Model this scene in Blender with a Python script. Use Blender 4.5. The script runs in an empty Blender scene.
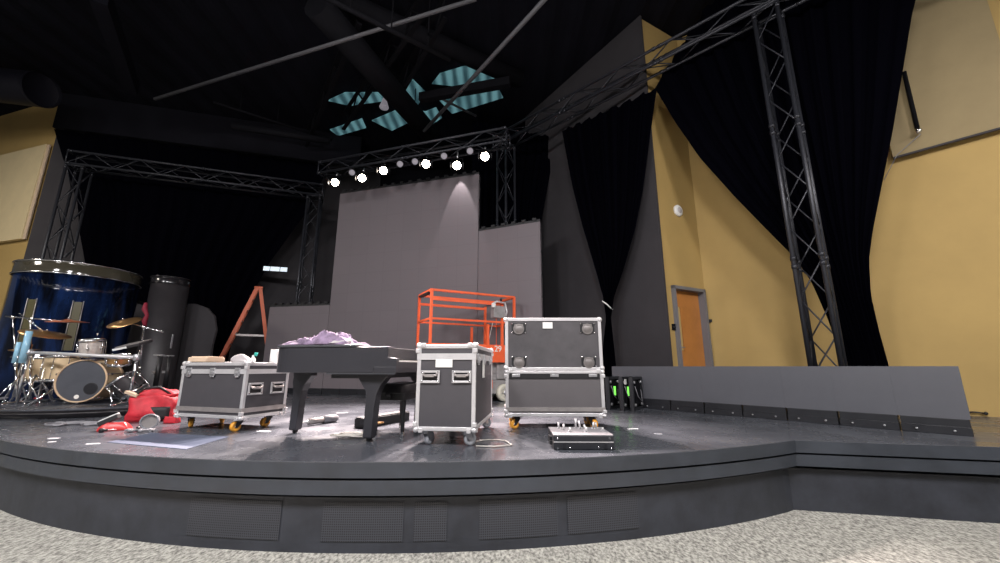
import bpy, bmesh, math, random
from mathutils import Vector, Matrix, noise
C = bpy.context.scene.collection
R = math.radians
V = Vector
rnd = random.Random(7)

# ------------------------------------------------------------------ camera
EYE = 0.66                       # eye height above the stage floor (stage floor is z = 0)
PITCH, F = R(12.2), 394.0        # the photo is a 1000 x 563 frame
cp, sp = math.cos(PITCH), math.sin(PITCH)
GZ = -0.62                       # house floor

def ray(px, py):
    a, u = (px-500)/F, -(py-281.5)/F
    return V((a, cp-sp*u, sp+cp*u))
def at(px, py, d):               # point on the sight line at forward distance d
    r = ray(px, py); s = d/r.y
    return V((r.x*s, d, EYE+r.z*s))
def ground(px, py, z=0.0):       # point where the sight line meets the level z
    r = ray(px, py); s = (z-EYE)/r.z
    return V((r.x*s, r.y*s, z))
def px_of(p):
    y, z = p.y, p.z-EYE
    zc = cp*y+sp*z
    return 500+F*p.x/zc, 281.5-F*(cp*z-sp*y)/zc

cam = bpy.data.cameras.new('camera'); cam.sensor_width = 36; cam.lens = 36*F/1000
cam.clip_start = 0.05; cam.clip_end = 200
co = bpy.data.objects.new('camera', cam); C.objects.link(co)
co.location = (0, 0, EYE); co.rotation_euler = (R(90)+PITCH, 0, 0)
bpy.context.scene.camera = co

# ------------------------------------------------------------------ materials
def mat(name, col, rough=.5, metal=0., var=0., vscale=6., bump=0., bscale=60., emit=0., emitcol=None, spec=.5, rvar=0., alpha=1., coat=0., sheen=0.):
    m = bpy.data.materials.new(name); m.use_nodes = True
    nt = m.node_tree; b = nt.nodes['Principled BSDF']
    c = (*col, 1)
    b.inputs['Base Color'].default_value = c
    b.inputs['Roughness'].default_value = rough
    b.inputs['Metallic'].default_value = metal
    b.inputs['Specular IOR Level'].default_value = spec
    b.inputs['Coat Weight'].default_value = coat
    if sheen: b.inputs['Sheen Weight'].default_value = sheen
    if emit:
        b.inputs['Emission Color'].default_value = (*(emitcol or col), 1)
        b.inputs['Emission Strength'].default_value = emit
    tc = None
    if var or rvar or bump:
        tc = nt.nodes.new('ShaderNodeTexCoord')
    if var or rvar:
        n = nt.nodes.new('ShaderNodeTexNoise'); n.inputs['Scale'].default_value = vscale; n.inputs['Detail'].default_value = 6
        n.inputs['Roughness'].default_value = .62
        nt.links.new(tc.outputs['Object'], n.inputs['Vector'])
        if var:
            r = nt.nodes.new('ShaderNodeValToRGB')
            r.color_ramp.elements[0].position = .3; r.color_ramp.elements[1].position = .72
            r.color_ramp.elements[0].color = (*[x*(1-var) for x in col], 1)
            r.color_ramp.elements[1].color = (*[min(1, x*(1+var)) for x in col], 1)
            nt.links.new(n.outputs['Fac'], r.inputs['Fac']); nt.links.new(r.outputs['Color'], b.inputs['Base Color'])
        if rvar:
            mr = nt.nodes.new('ShaderNodeMapRange')
            mr.inputs['From Min'].default_value = .3; mr.inputs['From Max'].default_value = .7
            mr.inputs['To Min'].default_value = max(.02, rough-rvar); mr.inputs['To Max'].default_value = min(1, rough+rvar)
            nt.links.new(n.outputs['Fac'], mr.inputs['Value']); nt.links.new(mr.outputs['Result'], b.inputs['Roughness'])
    if bump:
        n2 = nt.nodes.new('ShaderNodeTexNoise'); n2.inputs['Scale'].default_value = bscale; n2.inputs['Detail'].default_value = 4
        nt.links.new(tc.outputs['Object'], n2.inputs['Vector'])
        bp = nt.nodes.new('ShaderNodeBump'); bp.inputs['Strength'].default_value = bump; bp.inputs['Distance'].default_value = .01
        nt.links.new(n2.outputs['Fac'], bp.inputs['Height']); nt.links.new(bp.outputs['Normal'], b.inputs['Normal'])
    return m

def grid_mat(name, col, size, seam, rough=.6, line=.006):
    """flat surface with a faint grid of tile seams, in world-sized cells (object coordinates)"""
    m = mat(name, col, rough)
    nt = m.node_tree; b = nt.nodes['Principled BSDF']
    tc = nt.nodes.new('ShaderNodeTexCoord'); mp = nt.nodes.new('ShaderNodeMapping')
    mp.inputs['Rotation'].default_value = (R(90), 0, 0)
    nt.links.new(tc.outputs['Object'], mp.inputs['Vector'])
    br = nt.nodes.new('ShaderNodeTexBrick'); br.offset = 0; br.squash = 1
    br.inputs['Scale'].default_value = 1; br.inputs['Brick Width'].default_value = size; br.inputs['Row Height'].default_value = size
    br.inputs['Mortar Size'].default_value = line
    br.inputs['Color1'].default_value = (*col, 1); br.inputs['Color2'].default_value = (*[x*.965 for x in col], 1)
    br.inputs['Mortar'].default_value = (*[x*seam for x in col], 1)
    nt.links.new(mp.outputs['Vector'], br.inputs['Vector']); nt.links.new(br.outputs['Color'], b.inputs['Base Color'])
    return m

def perforated_mat(name, col, pitch):
    m = mat(name, col, .55)
    nt = m.node_tree; b = nt.nodes['Principled BSDF']
    uv = nt.nodes.new('ShaderNodeUVMap')
    vo = nt.nodes.new('ShaderNodeTexVoronoi'); vo.inputs['Randomness'].default_value = 0; vo.inputs['Scale'].default_value = 1/pitch
    nt.links.new(uv.outputs['UV'], vo.inputs['Vector'])
    r = nt.nodes.new('ShaderNodeValToRGB'); r.color_ramp.interpolation = 'LINEAR'
    r.color_ramp.elements[0].position = .24; r.color_ramp.elements[0].color = (.006, .006, .008, 1)
    r.color_ramp.elements[1].position = .34; r.color_ramp.elements[1].color = (*col, 1)
    nt.links.new(vo.outputs['Distance'], r.inputs['Fac']); nt.links.new(r.outputs['Color'], b.inputs['Base Color'])
    return m

def stage_mat():
    m = mat('stage_paint', (.074, .080, .094), .26, var=.22, vscale=1.6, rvar=.13, bump=.04, bscale=25)
    nt = m.node_tree; b = nt.nodes['Principled BSDF']
    tc = nt.nodes.new('ShaderNodeTexCoord')
    # scuffs: thin pale scratches in the paint
    n = nt.nodes.new('ShaderNodeTexNoise'); n.inputs['Scale'].default_value = 9; n.inputs['Detail'].default_value = 10; n.inputs['Roughness'].default_value = .75
    mp = nt.nodes.new('ShaderNodeMapping'); mp.inputs['Scale'].default_value = (.6, 2.4, 1)
    nt.links.new(tc.outputs['Object'], mp.inputs['Vector']); nt.links.new(mp.outputs['Vector'], n.inputs['Vector'])
    r = nt.nodes.new('ShaderNodeValToRGB'); r.color_ramp.elements[0].position = .68; r.color_ramp.elements[1].position = .76
    r.color_ramp.elements[0].color = (0, 0, 0, 1); r.color_ramp.elements[1].color = (.55, .55, .55, 1)
    nt.links.new(n.outputs['Fac'], r.inputs['Fac'])
    mx = nt.nodes.new('ShaderNodeMixRGB'); src = b.inputs['Base Color'].links[0].from_socket
    nt.links.new(r.outputs['Color'], mx.inputs['Fac']); nt.links.new(src, mx.inputs['Color1']); mx.inputs['Color2'].default_value = (.3, .3, .32, 1)
    nt.links.new(mx.outputs['Color'], b.inputs['Base Color'])
    return m

def carpet_mat():
    m = mat('carpet', (.4, .37, .33), .95, spec=.1)
    nt = m.node_tree; b = nt.nodes['Principled BSDF']
    tc = nt.nodes.new('ShaderNodeTexCoord')
    n = nt.nodes.new('ShaderNodeTexNoise'); n.inputs['Scale'].default_value = 48; n.inputs['Detail'].default_value = 3; n.inputs['Roughness'].default_value = .7
    mp = nt.nodes.new('ShaderNodeMapping'); mp.inputs['Scale'].default_value = (1, .55, 1); mp.inputs['Rotation'].default_value = (0, 0, R(35))
    nt.links.new(tc.outputs['Object'], mp.inputs['Vector']); nt.links.new(mp.outputs['Vector'], n.inputs['Vector'])
    r = nt.nodes.new('ShaderNodeValToRGB'); e = r.color_ramp.elements
    e[0].position = .34; e[0].color = (.15, .147, .132, 1); e[1].position = .66; e[1].color = (.58, .57, .51, 1)
    k = e.new(.5); k.color = (.36, .352, .315, 1)
    nt.links.new(n.outputs['Fac'], r.inputs['Fac']); nt.links.new(r.outputs['Color'], b.inputs['Base Color'])
    bp = nt.nodes.new('ShaderNodeBump'); bp.inputs['Strength'].default_value = .5; bp.inputs['Distance'].default_value = .01
    nt.links.new(n.outputs['Fac'], bp.inputs['Height']); nt.links.new(bp.outputs['Normal'], b.inputs['Normal'])
    return m

def deck_light_mat():  # the glow imitates teal light falling on the corrugated roof deck
    m = mat('teal_deck_light', (.1, .24, .28), .4, emit=.4, emitcol=(.16, .38, .43))
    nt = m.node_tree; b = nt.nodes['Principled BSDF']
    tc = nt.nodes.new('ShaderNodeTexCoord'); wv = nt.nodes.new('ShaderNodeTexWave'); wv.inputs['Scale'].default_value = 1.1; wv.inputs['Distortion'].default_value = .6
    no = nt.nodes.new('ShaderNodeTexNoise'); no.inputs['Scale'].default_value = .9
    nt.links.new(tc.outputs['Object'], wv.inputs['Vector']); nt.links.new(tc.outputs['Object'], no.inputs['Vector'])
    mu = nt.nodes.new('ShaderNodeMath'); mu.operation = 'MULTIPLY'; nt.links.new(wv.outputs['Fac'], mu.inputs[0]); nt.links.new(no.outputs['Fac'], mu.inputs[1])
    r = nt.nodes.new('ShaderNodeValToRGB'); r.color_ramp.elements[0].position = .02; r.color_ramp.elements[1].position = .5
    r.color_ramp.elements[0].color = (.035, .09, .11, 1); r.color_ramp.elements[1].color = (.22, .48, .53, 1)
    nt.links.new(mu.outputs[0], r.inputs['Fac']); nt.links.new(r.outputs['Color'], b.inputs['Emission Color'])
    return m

def drape_blue_mat():  # light and dark folds of a blue drape painted into the shell colour
    m = mat('enclosure_shell', (.01, .02, .06), .06, coat=.6)
    nt = m.node_tree; b = nt.nodes['Principled BSDF']
    tc = nt.nodes.new('ShaderNodeTexCoord'); mp = nt.nodes.new('ShaderNodeMapping'); mp.inputs['Scale'].default_value = (2.6, 2.6, .55)
    n = nt.nodes.new('ShaderNodeTexNoise'); n.inputs['Scale'].default_value = 2.2; n.inputs['Detail'].default_value = 3
    nt.links.new(tc.outputs['Object'], mp.inputs['Vector']); nt.links.new(mp.outputs['Vector'], n.inputs['Vector'])
    r = nt.nodes.new('ShaderNodeValToRGB'); e = r.color_ramp.elements
    e[0].position = .38; e[0].color = (.003, .004, .008, 1); e[1].position = .7; e[1].color = (.009, .024, .085, 1)
    nt.links.new(n.outputs['Fac'], r.inputs['Fac']); nt.links.new(r.outputs['Color'], b.inputs['Base Color'])
    return m

M = {}
M['carpet'] = carpet_mat()
M['stage'] = stage_mat()
M['fascia'] = mat('fascia_paint', (.034, .040, .051), .45, var=.25, vscale=3, rvar=.1)
M['shadowgap'] = mat('recess_shade', (.002, .002, .003), .9, spec=.05)  # near-black stands in for shade below the lip and fascia
M['kick'] = mat('kick_paint', (.028, .031, .040), .55, var=.35, vscale=4)
M['grille'] = perforated_mat('grille_metal', (.042, .045, .055), .0155)
M['yellow'] = mat('ochre_wall_paint', (.465, .318, .112), .75, var=.06, vscale=1.2, bump=.05, bscale=90)
M['tanpanel'] = mat('tan_fabric', (.32, .25, .135), .9, var=.06, vscale=3, bump=.1, bscale=200)
M['creampanel'] = mat('cream_fabric', (.68, .56, .33), .9, var=.05, vscale=3)
M['darkwall'] = mat('charcoal_wall_paint', (.048, .045, .049), .85, spec=.25, var=.12, vscale=1.5)
M['header'] = mat('black_wall_paint', (.008, .008, .0115), .9, var=.2, vscale=1.5, spec=.12)
M['velvet'] = mat('black_velour', (.0012, .0012, .0026), 1.0, spec=.01)
M['ceiling'] = mat('black_deck', (.006, .0062, .010), .9, var=.3, vscale=1, spec=.1)
M['steel_dark'] = mat('dark_roof_steel', (.005, .005, .007), .8, var=.2, spec=.12)
M['pipe'] = mat('grey_conduit', (.07, .07, .078), .5)
M['duct'] = mat('black_duct', (.006, .006, .010), .6, spec=.2)
M['truss'] = mat('black_truss_paint', (.032, .034, .042), .38, metal=.3)
M['led'] = grid_mat('led_face', (.165, .145, .158), .5, .88)
M['ledstrip'] = mat('led_strip_face', (.10, .103, .118), .55, var=.05, vscale=4)
M['ledback'] = mat('led_housing', (.016, .017, .021), .45, var=.2, vscale=8)
M['ledtop'] = mat('led_grey_face', (.27, .26, .275), .5, var=.08, vscale=20)
M['lam'] = mat('case_laminate', (.056, .053, .060), .6, var=.06, vscale=9, bump=.08, bscale=150)
M['lamgrey'] = mat('case_laminate_light', (.105, .097, .102), .6, var=.05, vscale=6)
M['scuffed'] = mat('case_laminate_scuffed', (.068, .064, .069), .6, var=.22, vscale=5)
M['alu'] = mat('aluminium_extrusion', (.66, .65, .66), .42, metal=.5, var=.06, vscale=12)
M['cupgrey'] = mat('cup_metal', (.20, .185, .18), .45, metal=.5)
M['aluraw'] = mat('raw_aluminium', (.42, .39, .38), .4, metal=.6, var=.15, vscale=10)
M['chrome'] = mat('chrome', (.8, .8, .82), .16, metal=1.)
M['steel'] = mat('zinc_steel', (.55, .55, .57), .35, metal=.8)
M['rubber'] = mat('grey_rubber', (.33, .34, .37), .6)
M['blackrub'] = mat('black_rubber', (.015, .015, .017), .6)
M['castyel'] = mat('amber_wheel', (.8, .36, .04), .45)
M['cream_wheel'] = mat('ivory_wheel', (.62, .6, .5), .5, var=.1)
M['piano'] = mat('piano_satin', (.030, .030, .036), .36, var=.1, vscale=2)
M['lid'] = mat('piano_lid', (.055, .058, .066), .3)
M['ivory'] = mat('ivory_keys', (.8, .78, .72), .3)
M['black'] = mat('black_plastic', (.012, .012, .014), .45)
M['leather'] = mat('black_leather', (.013, .013, .015), .4, bump=.15, bscale=40)
M['orange'] = mat('lift_orange', (.92, .14, .045), .45, var=.12, vscale=5)
M['liftgrey'] = mat('lift_grey', (.30, .29, .29), .5, var=.2, vscale=8)
M['white'] = mat('white_paper', (.82, .82, .80), .8)
M['whitemark'] = mat('white_decal', (.9, .86, .8), .6)
M['fibre'] = mat('orange_fibreglass', (.62, .13, .05), .5, var=.1)
M['cloth'] = mat('lilac_cloth', (.21, .155, .235), .9, var=.75, vscale=8, bump=.3, bscale=40)
M['clothwhite'] = mat('white_cloth', (.50, .47, .47), .9, var=.1, vscale=9)
M['maple'] = mat('maple_shell', (.70, .54, .34), .3, var=.08, vscale=5)
M['sparkle'] = mat('silver_sparkle', (.72, .66, .62), .25, metal=.4, var=.25, vscale=30)
M['bronze'] = mat('cymbal_bronze', (.62, .36, .16), .3, metal=.85, var=.12, vscale=15)
M['copper'] = mat('red_bronze', (.62, .20, .09), .38, metal=.6, var=.12, vscale=15)
M['drumhead'] = mat('smoke_drumhead', (.085, .09, .105), .28, var=.12, vscale=4)
M['hole'] = mat('dark_port', (.006, .006, .01), .6)
M['hoop'] = mat('wood_hoop', (.66, .47, .30), .35)
M['red'] = mat('red_canvas', (.55, .025, .04), .6, var=.25, vscale=9, bump=.2, bscale=60)
M['redplastic'] = mat('red_plastic', (.62, .04, .04), .35, var=.1)
M['cable'] = mat('grey_cable', (.22, .22, .24), .5)
M['cablelight'] = mat('pale_cable', (.5, .47, .43), .6)
M['bluesheet'] = mat('blue_grey_sheet', (.10, .12, .175), .5, var=.08, vscale=4)
M['shell'] = drape_blue_mat()
M['shellblack'] = mat('gloss_black_shell', (.016, .015, .017), .16, coat=.3)
M['rim'] = mat('gloss_rim', (.055, .05, .035), .1, coat=.6)
M['olive'] = mat('olive_reflection', (.10, .09, .045), .3)
M['satinblack'] = mat('satin_black', (.035, .032, .035), .45, var=.15)
M['wood_door'] = mat('oak_door', (.50, .20, .05), .4, var=.12, vscale=3)
M['doorglass'] = mat('door_glass', (.50, .36, .16), .12)
M['doorframe'] = mat('grey_door_frame', (.17, .17, .185), .5)
M['green'] = mat('green_handle', (.15, .9, .1), .4, emit=1.2, emitcol=(.25, 1, .12))
M['lens'] = mat('lit_lens', (1, .95, .85), .3, emit=60., emitcol=(1, .86, .72))
M['lensdim'] = mat('dim_lens', (.16, .15, .17), .1, emit=.2, emitcol=(.8, .75, .85))
M['deck_light'] = deck_light_mat()
M['striplit'] = mat('strip_diffuser', (.7, .8, .85), .4, emit=.6, emitcol=(.8, .92, 1))
M['teal'] = mat('teal_plastic', (.05, .5, .42), .4)
M['cyan'] = mat('pale_blue_tube', (.30, .55, .72), .15)
M['cardboard'] = mat('cardboard', (.55, .42, .30), .85, var=.1)
M['redstrap'] = mat('red_strap', (.22, .01, .03), .7)
M['gaff'] = mat('white_tape', (.8, .8, .82), .7)

# ------------------------------------------------------------------ mesh builder
def perp(ax):
    ax = ax.normalized()
    t = V((0, 0, 1)) if abs(ax.z) < .9 else V((1, 0, 0))
    u = ax.cross(t).normalized(); return u, u.cross(ax).normalized()

class MB:
    def __init__(s): s.v, s.f, s.sm = [], [], []
    def add(s, vs, fs, smooth=False):
        o = len(s.v); s.v += [V(x) for x in vs]; s.f += [[i+o for i in f] for f in fs]; s.sm += [smooth]*len(fs); return s
    def box(s, c, size, m=None):
        x, y, z = [k/2 for k in size]; c = V(c)
        vs = [V((a*x, b*y, d*z)) for a in (-1, 1) for b in (-1, 1) for d in (-1, 1)]
        vs = [(m @ q if m else q)+c for q in vs]
        return s.add(vs, [(0, 1, 3, 2), (4, 6, 7, 5), (0, 4, 5, 1), (2, 3, 7, 6), (0, 2, 6, 4), (1, 5, 7, 3)])
    def bar(s, a, b, w, h=None):
        a, b = V(a), V(b); u, v = perp(b-a); h = h or w
        q = [(-1, -1), (1, -1), (1, 1), (-1, 1)]
        vs = [p+u*i*w/2+v*j*h/2 for p in (a, b) for i, j in q]
        return s.add(vs, [(3, 2, 1, 0), (4, 5, 6, 7)]+[(i, (i+1) % 4, (i+1) % 4+4, i+4) for i in range(4)])
    def tube(s, pts, r, n=10, caps=True):
        pts = [V(p) for p in pts]; k = len(pts); rs = r if isinstance(r, (list, tuple)) else [r]*k
        vs = []; u = None
        for i, p in enumerate(pts):
            t = (pts[min(i+1, k-1)]-pts[max(i-1, 0)])
            if t.length < 1e-9: t = V((0, 0, 1))
            t.normalize()
            if u is None: u, _ = perp(t)
            u = (u-t*u.dot(t))
            if u.length < 1e-6: u, _ = perp(t)
            u.normalize(); w = t.cross(u)
            vs += [p+(u*math.cos(2*math.pi*j/n)+w*math.sin(2*math.pi*j/n))*rs[i] for j in range(n)]
        fs = [(i*n+j, i*n+(j+1) % n, (i+1)*n+(j+1) % n, (i+1)*n+j) for i in range(k-1) for j in range(n)]
        s.add(vs, fs, True)
        if caps:
            s.add(vs[:n], [tuple(reversed(range(n)))]); s.add(vs[-n:], [tuple(range(n))])
        return s
    def lathe(s, prof, c=(0, 0, 0), ax=(0, 0, 1), n=28, smooth=True):
        c, ax = V(c), V(ax).normalized(); u, w = perp(ax)
        vs = [c+ax*h+(u*math.cos(2*math.pi*j/n)+w*math.sin(2*math.pi*j/n))*max(r, 1e-4) for r, h in prof for j in range(n)]
        fs = [(i*n+j, i*n+(j+1) % n, (i+1)*n+(j+1) % n, (i+1)*n+j) for i in range(len(prof)-1) for j in range(n)]
        return s.add(vs, fs, smooth)
    def prism(s, poly, a, b, axis=2):
        n = len(poly)
        def P(q, h):
            if axis == 2: return V((q[0], q[1], h))
            if axis == 1: return V((q[0], h, q[1]))
            return V((h, q[0], q[1]))
        vs = [P(q, a) for q in poly]+[P(q, b) for q in poly]
        return s.add(vs, [tuple(reversed(range(n))), tuple(range(n, 2*n))]+[(i, (i+1) % n, (i+1) % n+n, i+n) for i in range(n)])
    def grid(s, rows, smooth=True, flip=False):
        n, k = len(rows), len(rows[0])
        vs = [p for r in rows for p in r]
        fs = [(i*k+j, i*k+j+1, (i+1)*k+j+1, (i+1)*k+j) for i in range(n-1) for j in range(k-1)]
        return s.add(vs, fs, smooth)
    def ball(s, c, r, n=12, sc=(1, 1, 1)):
        c = V(c); m = n//2
        vs = [c+V((r*sc[0]*math.sin(math.pi*i/m)*math.cos(2*math.pi*j/n), r*sc[1]*math.sin(math.pi*i/m)*math.sin(2*math.pi*j/n), r*sc[2]*math.cos(math.pi*i/m))) for i in range(m+1) for j in range(n)]
        return s.add(vs, [(i*n+j, (i+1)*n+j, (i+1)*n+(j+1) % n, i*n+(j+1) % n) for i in range(m) for j in range(n)], True)
    def build(s, name, m, parent=None, origin=None, bevel=0., solid=0., uvs=None):
        me = bpy.data.meshes.new(name)
        o = V(origin) if origin is not None else V((0, 0, 0))
        me.from_pydata([tuple(p-o) for p in s.v], [], s.f)
        bm = bmesh.new(); bm.from_mesh(me)
        bmesh.ops.remove_doubles(bm, verts=bm.verts, dist=1e-5)
        bmesh.ops.recalc_face_normals(bm, faces=bm.faces)
        bm.to_mesh(me); bm.free()
        if len(me.polygons) == len(s.sm):
            for p, q in zip(me.polygons, s.sm): p.use_smooth = q
        else:
            q = sum(s.sm) > len(s.sm)/2
            for p in me.polygons: p.use_smooth = q
        ob = bpy.data.objects.new(name, me); C.objects.link(ob)
        if isinstance(m, str): m = M[m]
        me.materials.append(m)
        if parent: ob.parent = parent
        elif origin is not None: ob.location = o
        if solid:
            md = ob.modifiers.new('s', 'SOLIDIFY'); md.thickness = solid; md.offset = 0
        if bevel:
            md = ob.modifiers.new('b', 'BEVEL'); md.width = bevel; md.segments = 2; md.limit_method = 'ANGLE'; md.angle_limit = R(40)
        return ob

def tag(o, label=None, cat=None, group=None, kind=None):
    if label: o['label'] = label
    if cat: o['category'] = cat
    if group: o['group'] = group
    if kind: o['kind'] = kind
    return o
def thing(name, label, cat, loc=(0, 0, 0), rz=0., group=None):
    o = bpy.data.objects.new(name, None); C.objects.link(o); o.empty_display_size = .1
    o.location = loc; o.rotation_euler = (0, 0, rz); return tag(o, label, cat, group)
def struct(o): o['kind'] = 'structure'; return o
def copy_tree(o, parent=None):
    c = o.copy(); C.objects.link(c)
    if parent: c.parent = parent
    for ch in list(o.children): copy_tree(ch, c)
    return c
def lerp(a, b, t): return a+(b-a)*t
def poly_at(pts, t):               # pts: list of Vectors, t in 0..1 along index
    k = t*(len(pts)-1); i = min(int(k), len(pts)-2); return lerp(pts[i], pts[i+1], k-i)
def arc_at(pts, t):                # along arc length
    L = [0]
    for a, b in zip(pts, pts[1:]): L.append(L[-1]+(b-a).length)
    x = t*L[-1]
    for i in range(len(pts)-1):
        if x <= L[i+1]+1e-9: return lerp(pts[i], pts[i+1], (x-L[i])/max(1e-9, L[i+1]-L[i]))
    return pts[-1]

# ------------------------------------------------------------------ setting: house floor and stage
o = MB().add([(-24, -8, GZ), (18, -8, GZ), (18, 16, GZ), (-24, 16, GZ)], [(0, 1, 2, 3)]).build('floor', 'carpet'); struct(o)

AC, AR = V((-.93, 11.2, 0)), 8.2
corner = ground(795, 440)
wing2 = ground(1000, 447)
def front_line(inset, n=70):
    """the stage front as seen from above, moved back by inset"""
    r = AR-inset; pts = []
    aL, aR = R(-28), math.asin((corner.x-AC.x)/AR)
    aR2 = aR + inset*.02
    tL = V((-math.cos(aL), -math.sin(aL)*1, 0)).normalized()
    p0 = AC+V((r*math.sin(aL), -r*math.cos(aL), 0))
    dirL = V((-math.cos(aL), -math.sin(aL), 0))
    pts.append(p0+dirL*9)
    for i in range(n+1):
        a = lerp(aL, aR2, i/n); pts.append(AC+V((r*math.sin(a), -r*math.cos(a), 0)))
    w = (wing2-corner); w.z = 0; w.normalize(); nrm = V((-w.y, w.x, 0))
    c2 = corner+nrm*inset
    # intersection of the arc end with the wing line
    pts[-1] = V((pts[-1].x, pts[-1].y, 0))
    k = (pts[-1].x-c2.x)/w.x
    pts[-1] = c2+w*k; pts[-1].z = 0
    e = c2+w*7; e.z = 0; pts.append(e)
    return pts
def front_solid(name, inset, z0, z1, m):
    fl = front_line(inset); poly = [(p.x, p.y) for p in fl]+[(11, 15.5), (-21, 15.5)]
    o = MB().prism(poly, z0, z1).build(name, m); return struct(o)
front_solid('stage_floor', 0, -.008, 0, 'stage')
front_solid('stage_lip', .002, -.108, -.008, 'fascia')
front_solid('stage_fascia_gap_shade', .035, -.126, -.107, 'shadowgap')
front_solid('stage_fascia', .015, -.225, -.126, 'fascia')
front_solid('stage_kick_gap_shade', .14, -.262, -.224, 'shadowgap')
front_solid('stage_kick_wall', .10, GZ, -.261, 'kick')
# perforated grilles let into the kick wall
def grille(px0, px1, z0, z1):
    fl = front_line(.094, 200)
    pts = [p for p in fl[1:-1] if px0 <= px_of(V((p.x, p.y, -.4)))[0] <= px1]
    if len(pts) < 2: return
    me = MB().grid([[V((p.x, p.y, z0)) for p in pts], [V((p.x, p.y, z1)) for p in pts]], False).build('stage_grille', 'grille')
    uvl = me.data.uv_layers.new(name='UVMap')
    for poly in me.data.polygons:
        for li in poly.loop_indices:
            v = me.data.vertices[me.data.loops[li].vertex_index].co
            a = math.atan2(v.x-AC.x, AC.y-v.y)*AR
            uvl.data[li].uv = (a, v.z)
    struct(me)
for a, b in ((185, 285), (318, 405), (411, 448), (478, 560), (566, 640)): grille(a, b, GZ+.075, -.29)

# ------------------------------------------------------------------ setting: walls
def wall(name, a, b, z0, z1, m, th=.12, back=1):
    a, b = V((a[0], a[1], 0)), V((b[0], b[1], 0)); d = (b-a).normalized(); n = V((-d.y, d.x, 0))*th*back
    poly = [(p.x, p.y) for p in (a, b, b+n, a+n)]
    return struct(MB().prism(poly, z0, z1).build(name, m))
CZ = 7.9
# right: ochre wall with the door (A), ochre long wall (B), charcoal wall (D)
A0, A1 = V((2.75, 6.875, 0)), V((4.0, 7.57, 0))
dB = V((.795, -.606, 0)); B1 = A1+dB*9
wall('wall_right', A1.xy, B1.xy, 0, CZ, 'yellow')
# wall A with a door opening
dA = (A1-A0).normalized(); nA = V((-dA.y, dA.x, 0)); LA = (A1-A0).length
s0, s1, DH = LA-.99, LA-.06, 2.12
def wallA(x0, x1, z0, z1):
    a, b = A0+dA*x0, A0+dA*x1; n = nA*.14
    return [(p.x, p.y) for p in (a, b, b+n, a+n)], z0, z1
mb = MB(); mb.prism(*wallA(.275, s0, 0, CZ)); mb.prism(*wallA(s1, LA, 0, CZ)); mb.prism(*wallA(s0, s1, DH, CZ))
struct(mb.build('wall_right_rear', 'yellow'))
dr = bpy.data.objects.new('door_1', None); C.objects.link(dr); dr.location = A0+dA*(s0+s1)/2; dr.rotation_euler = (0, 0, math.atan2(dA.y, dA.x)); struct(dr)
wd = s1-s0
mb = MB(); fw = .06
mb.box((-wd/2+fw/2, .05, DH/2), (fw, .22, DH)); mb.box((wd/2-fw/2, .05, DH/2), (fw, .22, DH)); mb.box((0, .05, DH-fw/2), (wd, .22, fw))
mb.build('door_frame', 'doorframe', dr)
mb = MB(); W2 = wd-2*fw; gx0, gx1, gz0, gz1 = -W2/2+.08, -W2/2+.24, .95, 1.75
for x0, x1, z0, z1 in ((-W2/2, gx0, .01, DH-fw), (gx1, W2/2, .01, DH-fw), (gx0, gx1, .01, gz0), (gx0, gx1, gz1, DH-fw)):
    mb.box(((x0+x1)/2, .09, (z0+z1)/2), (x1-x0, .045, z1-z0))
mb.build('door_leaf', 'wood_door', dr)
MB().box(((gx0+gx1)/2, .09, (gz0+gz1)/2), (gx1-gx0, .02, gz1-gz0)).build('door_glass', 'doorglass', dr)
MB().tube([(-W2/2+.06, .05, 1.0), (-W2/2+.06, .0, 1.0), (-W2/2+.17, 0, 1.0)], .011, 8).build('door_handle', 'steel', dr)

D0, D1 = V((2.95, 6.93, 0)), V((.75, 10.4, 0))
wall('wall_rear_right', D0.xy, D1.xy, 0, CZ, 'darkwall', .05, -1)
# black rear wall
wall('wall_back', (-13, 13.6), (3.5, 13.6), 0, CZ, 'header')
# left: charcoal wall behind the drape, ochre side wall
L0, L1 = V((-11.9, 9.5, 0)), V((-4.4, 13.4, 0))
H1 = V((-4.9, 11.5, 0))
wall('wall_left_rear', L0.xy, L1.xy, 0, CZ, 'darkwall')
wall('wall_left', (-19, 11.6), L0.xy, GZ, CZ, 'yellow')
# black header above the left drape
dL = (H1-L0).normalized(); nL = V((dL.y, -dL.x, 0))
za = at(52, 131, 9.5).z; zb = at(240, 150, 10.5).z
hz = (za+zb)/2
a, b = L0+nL*.02, H1+nL*.02+dL*.4
mb = MB(); f = [V((p.x, p.y, z)) for p in (a, b, b+nL*.16, a+nL*.16) for z in (hz, CZ)]
mb.add(f, [(0, 2, 3, 1), (2, 4, 5, 3), (4, 6, 7, 5), (6, 0, 1, 7), (0, 6, 4, 2), (1, 3, 5, 7)])
struct(mb.build('wall_left_header', 'header'))
# ceiling deck (corrugated)
rows = []
for i, y in enumerate((1.5, 14)):
    rows.append([V((-20+j*.15, y, CZ+(.05 if (j//2) % 2 else 0))) for j in range(int(32/.15))])
struct(MB().grid(rows, False).build('ceiling', 'ceiling'))
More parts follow.
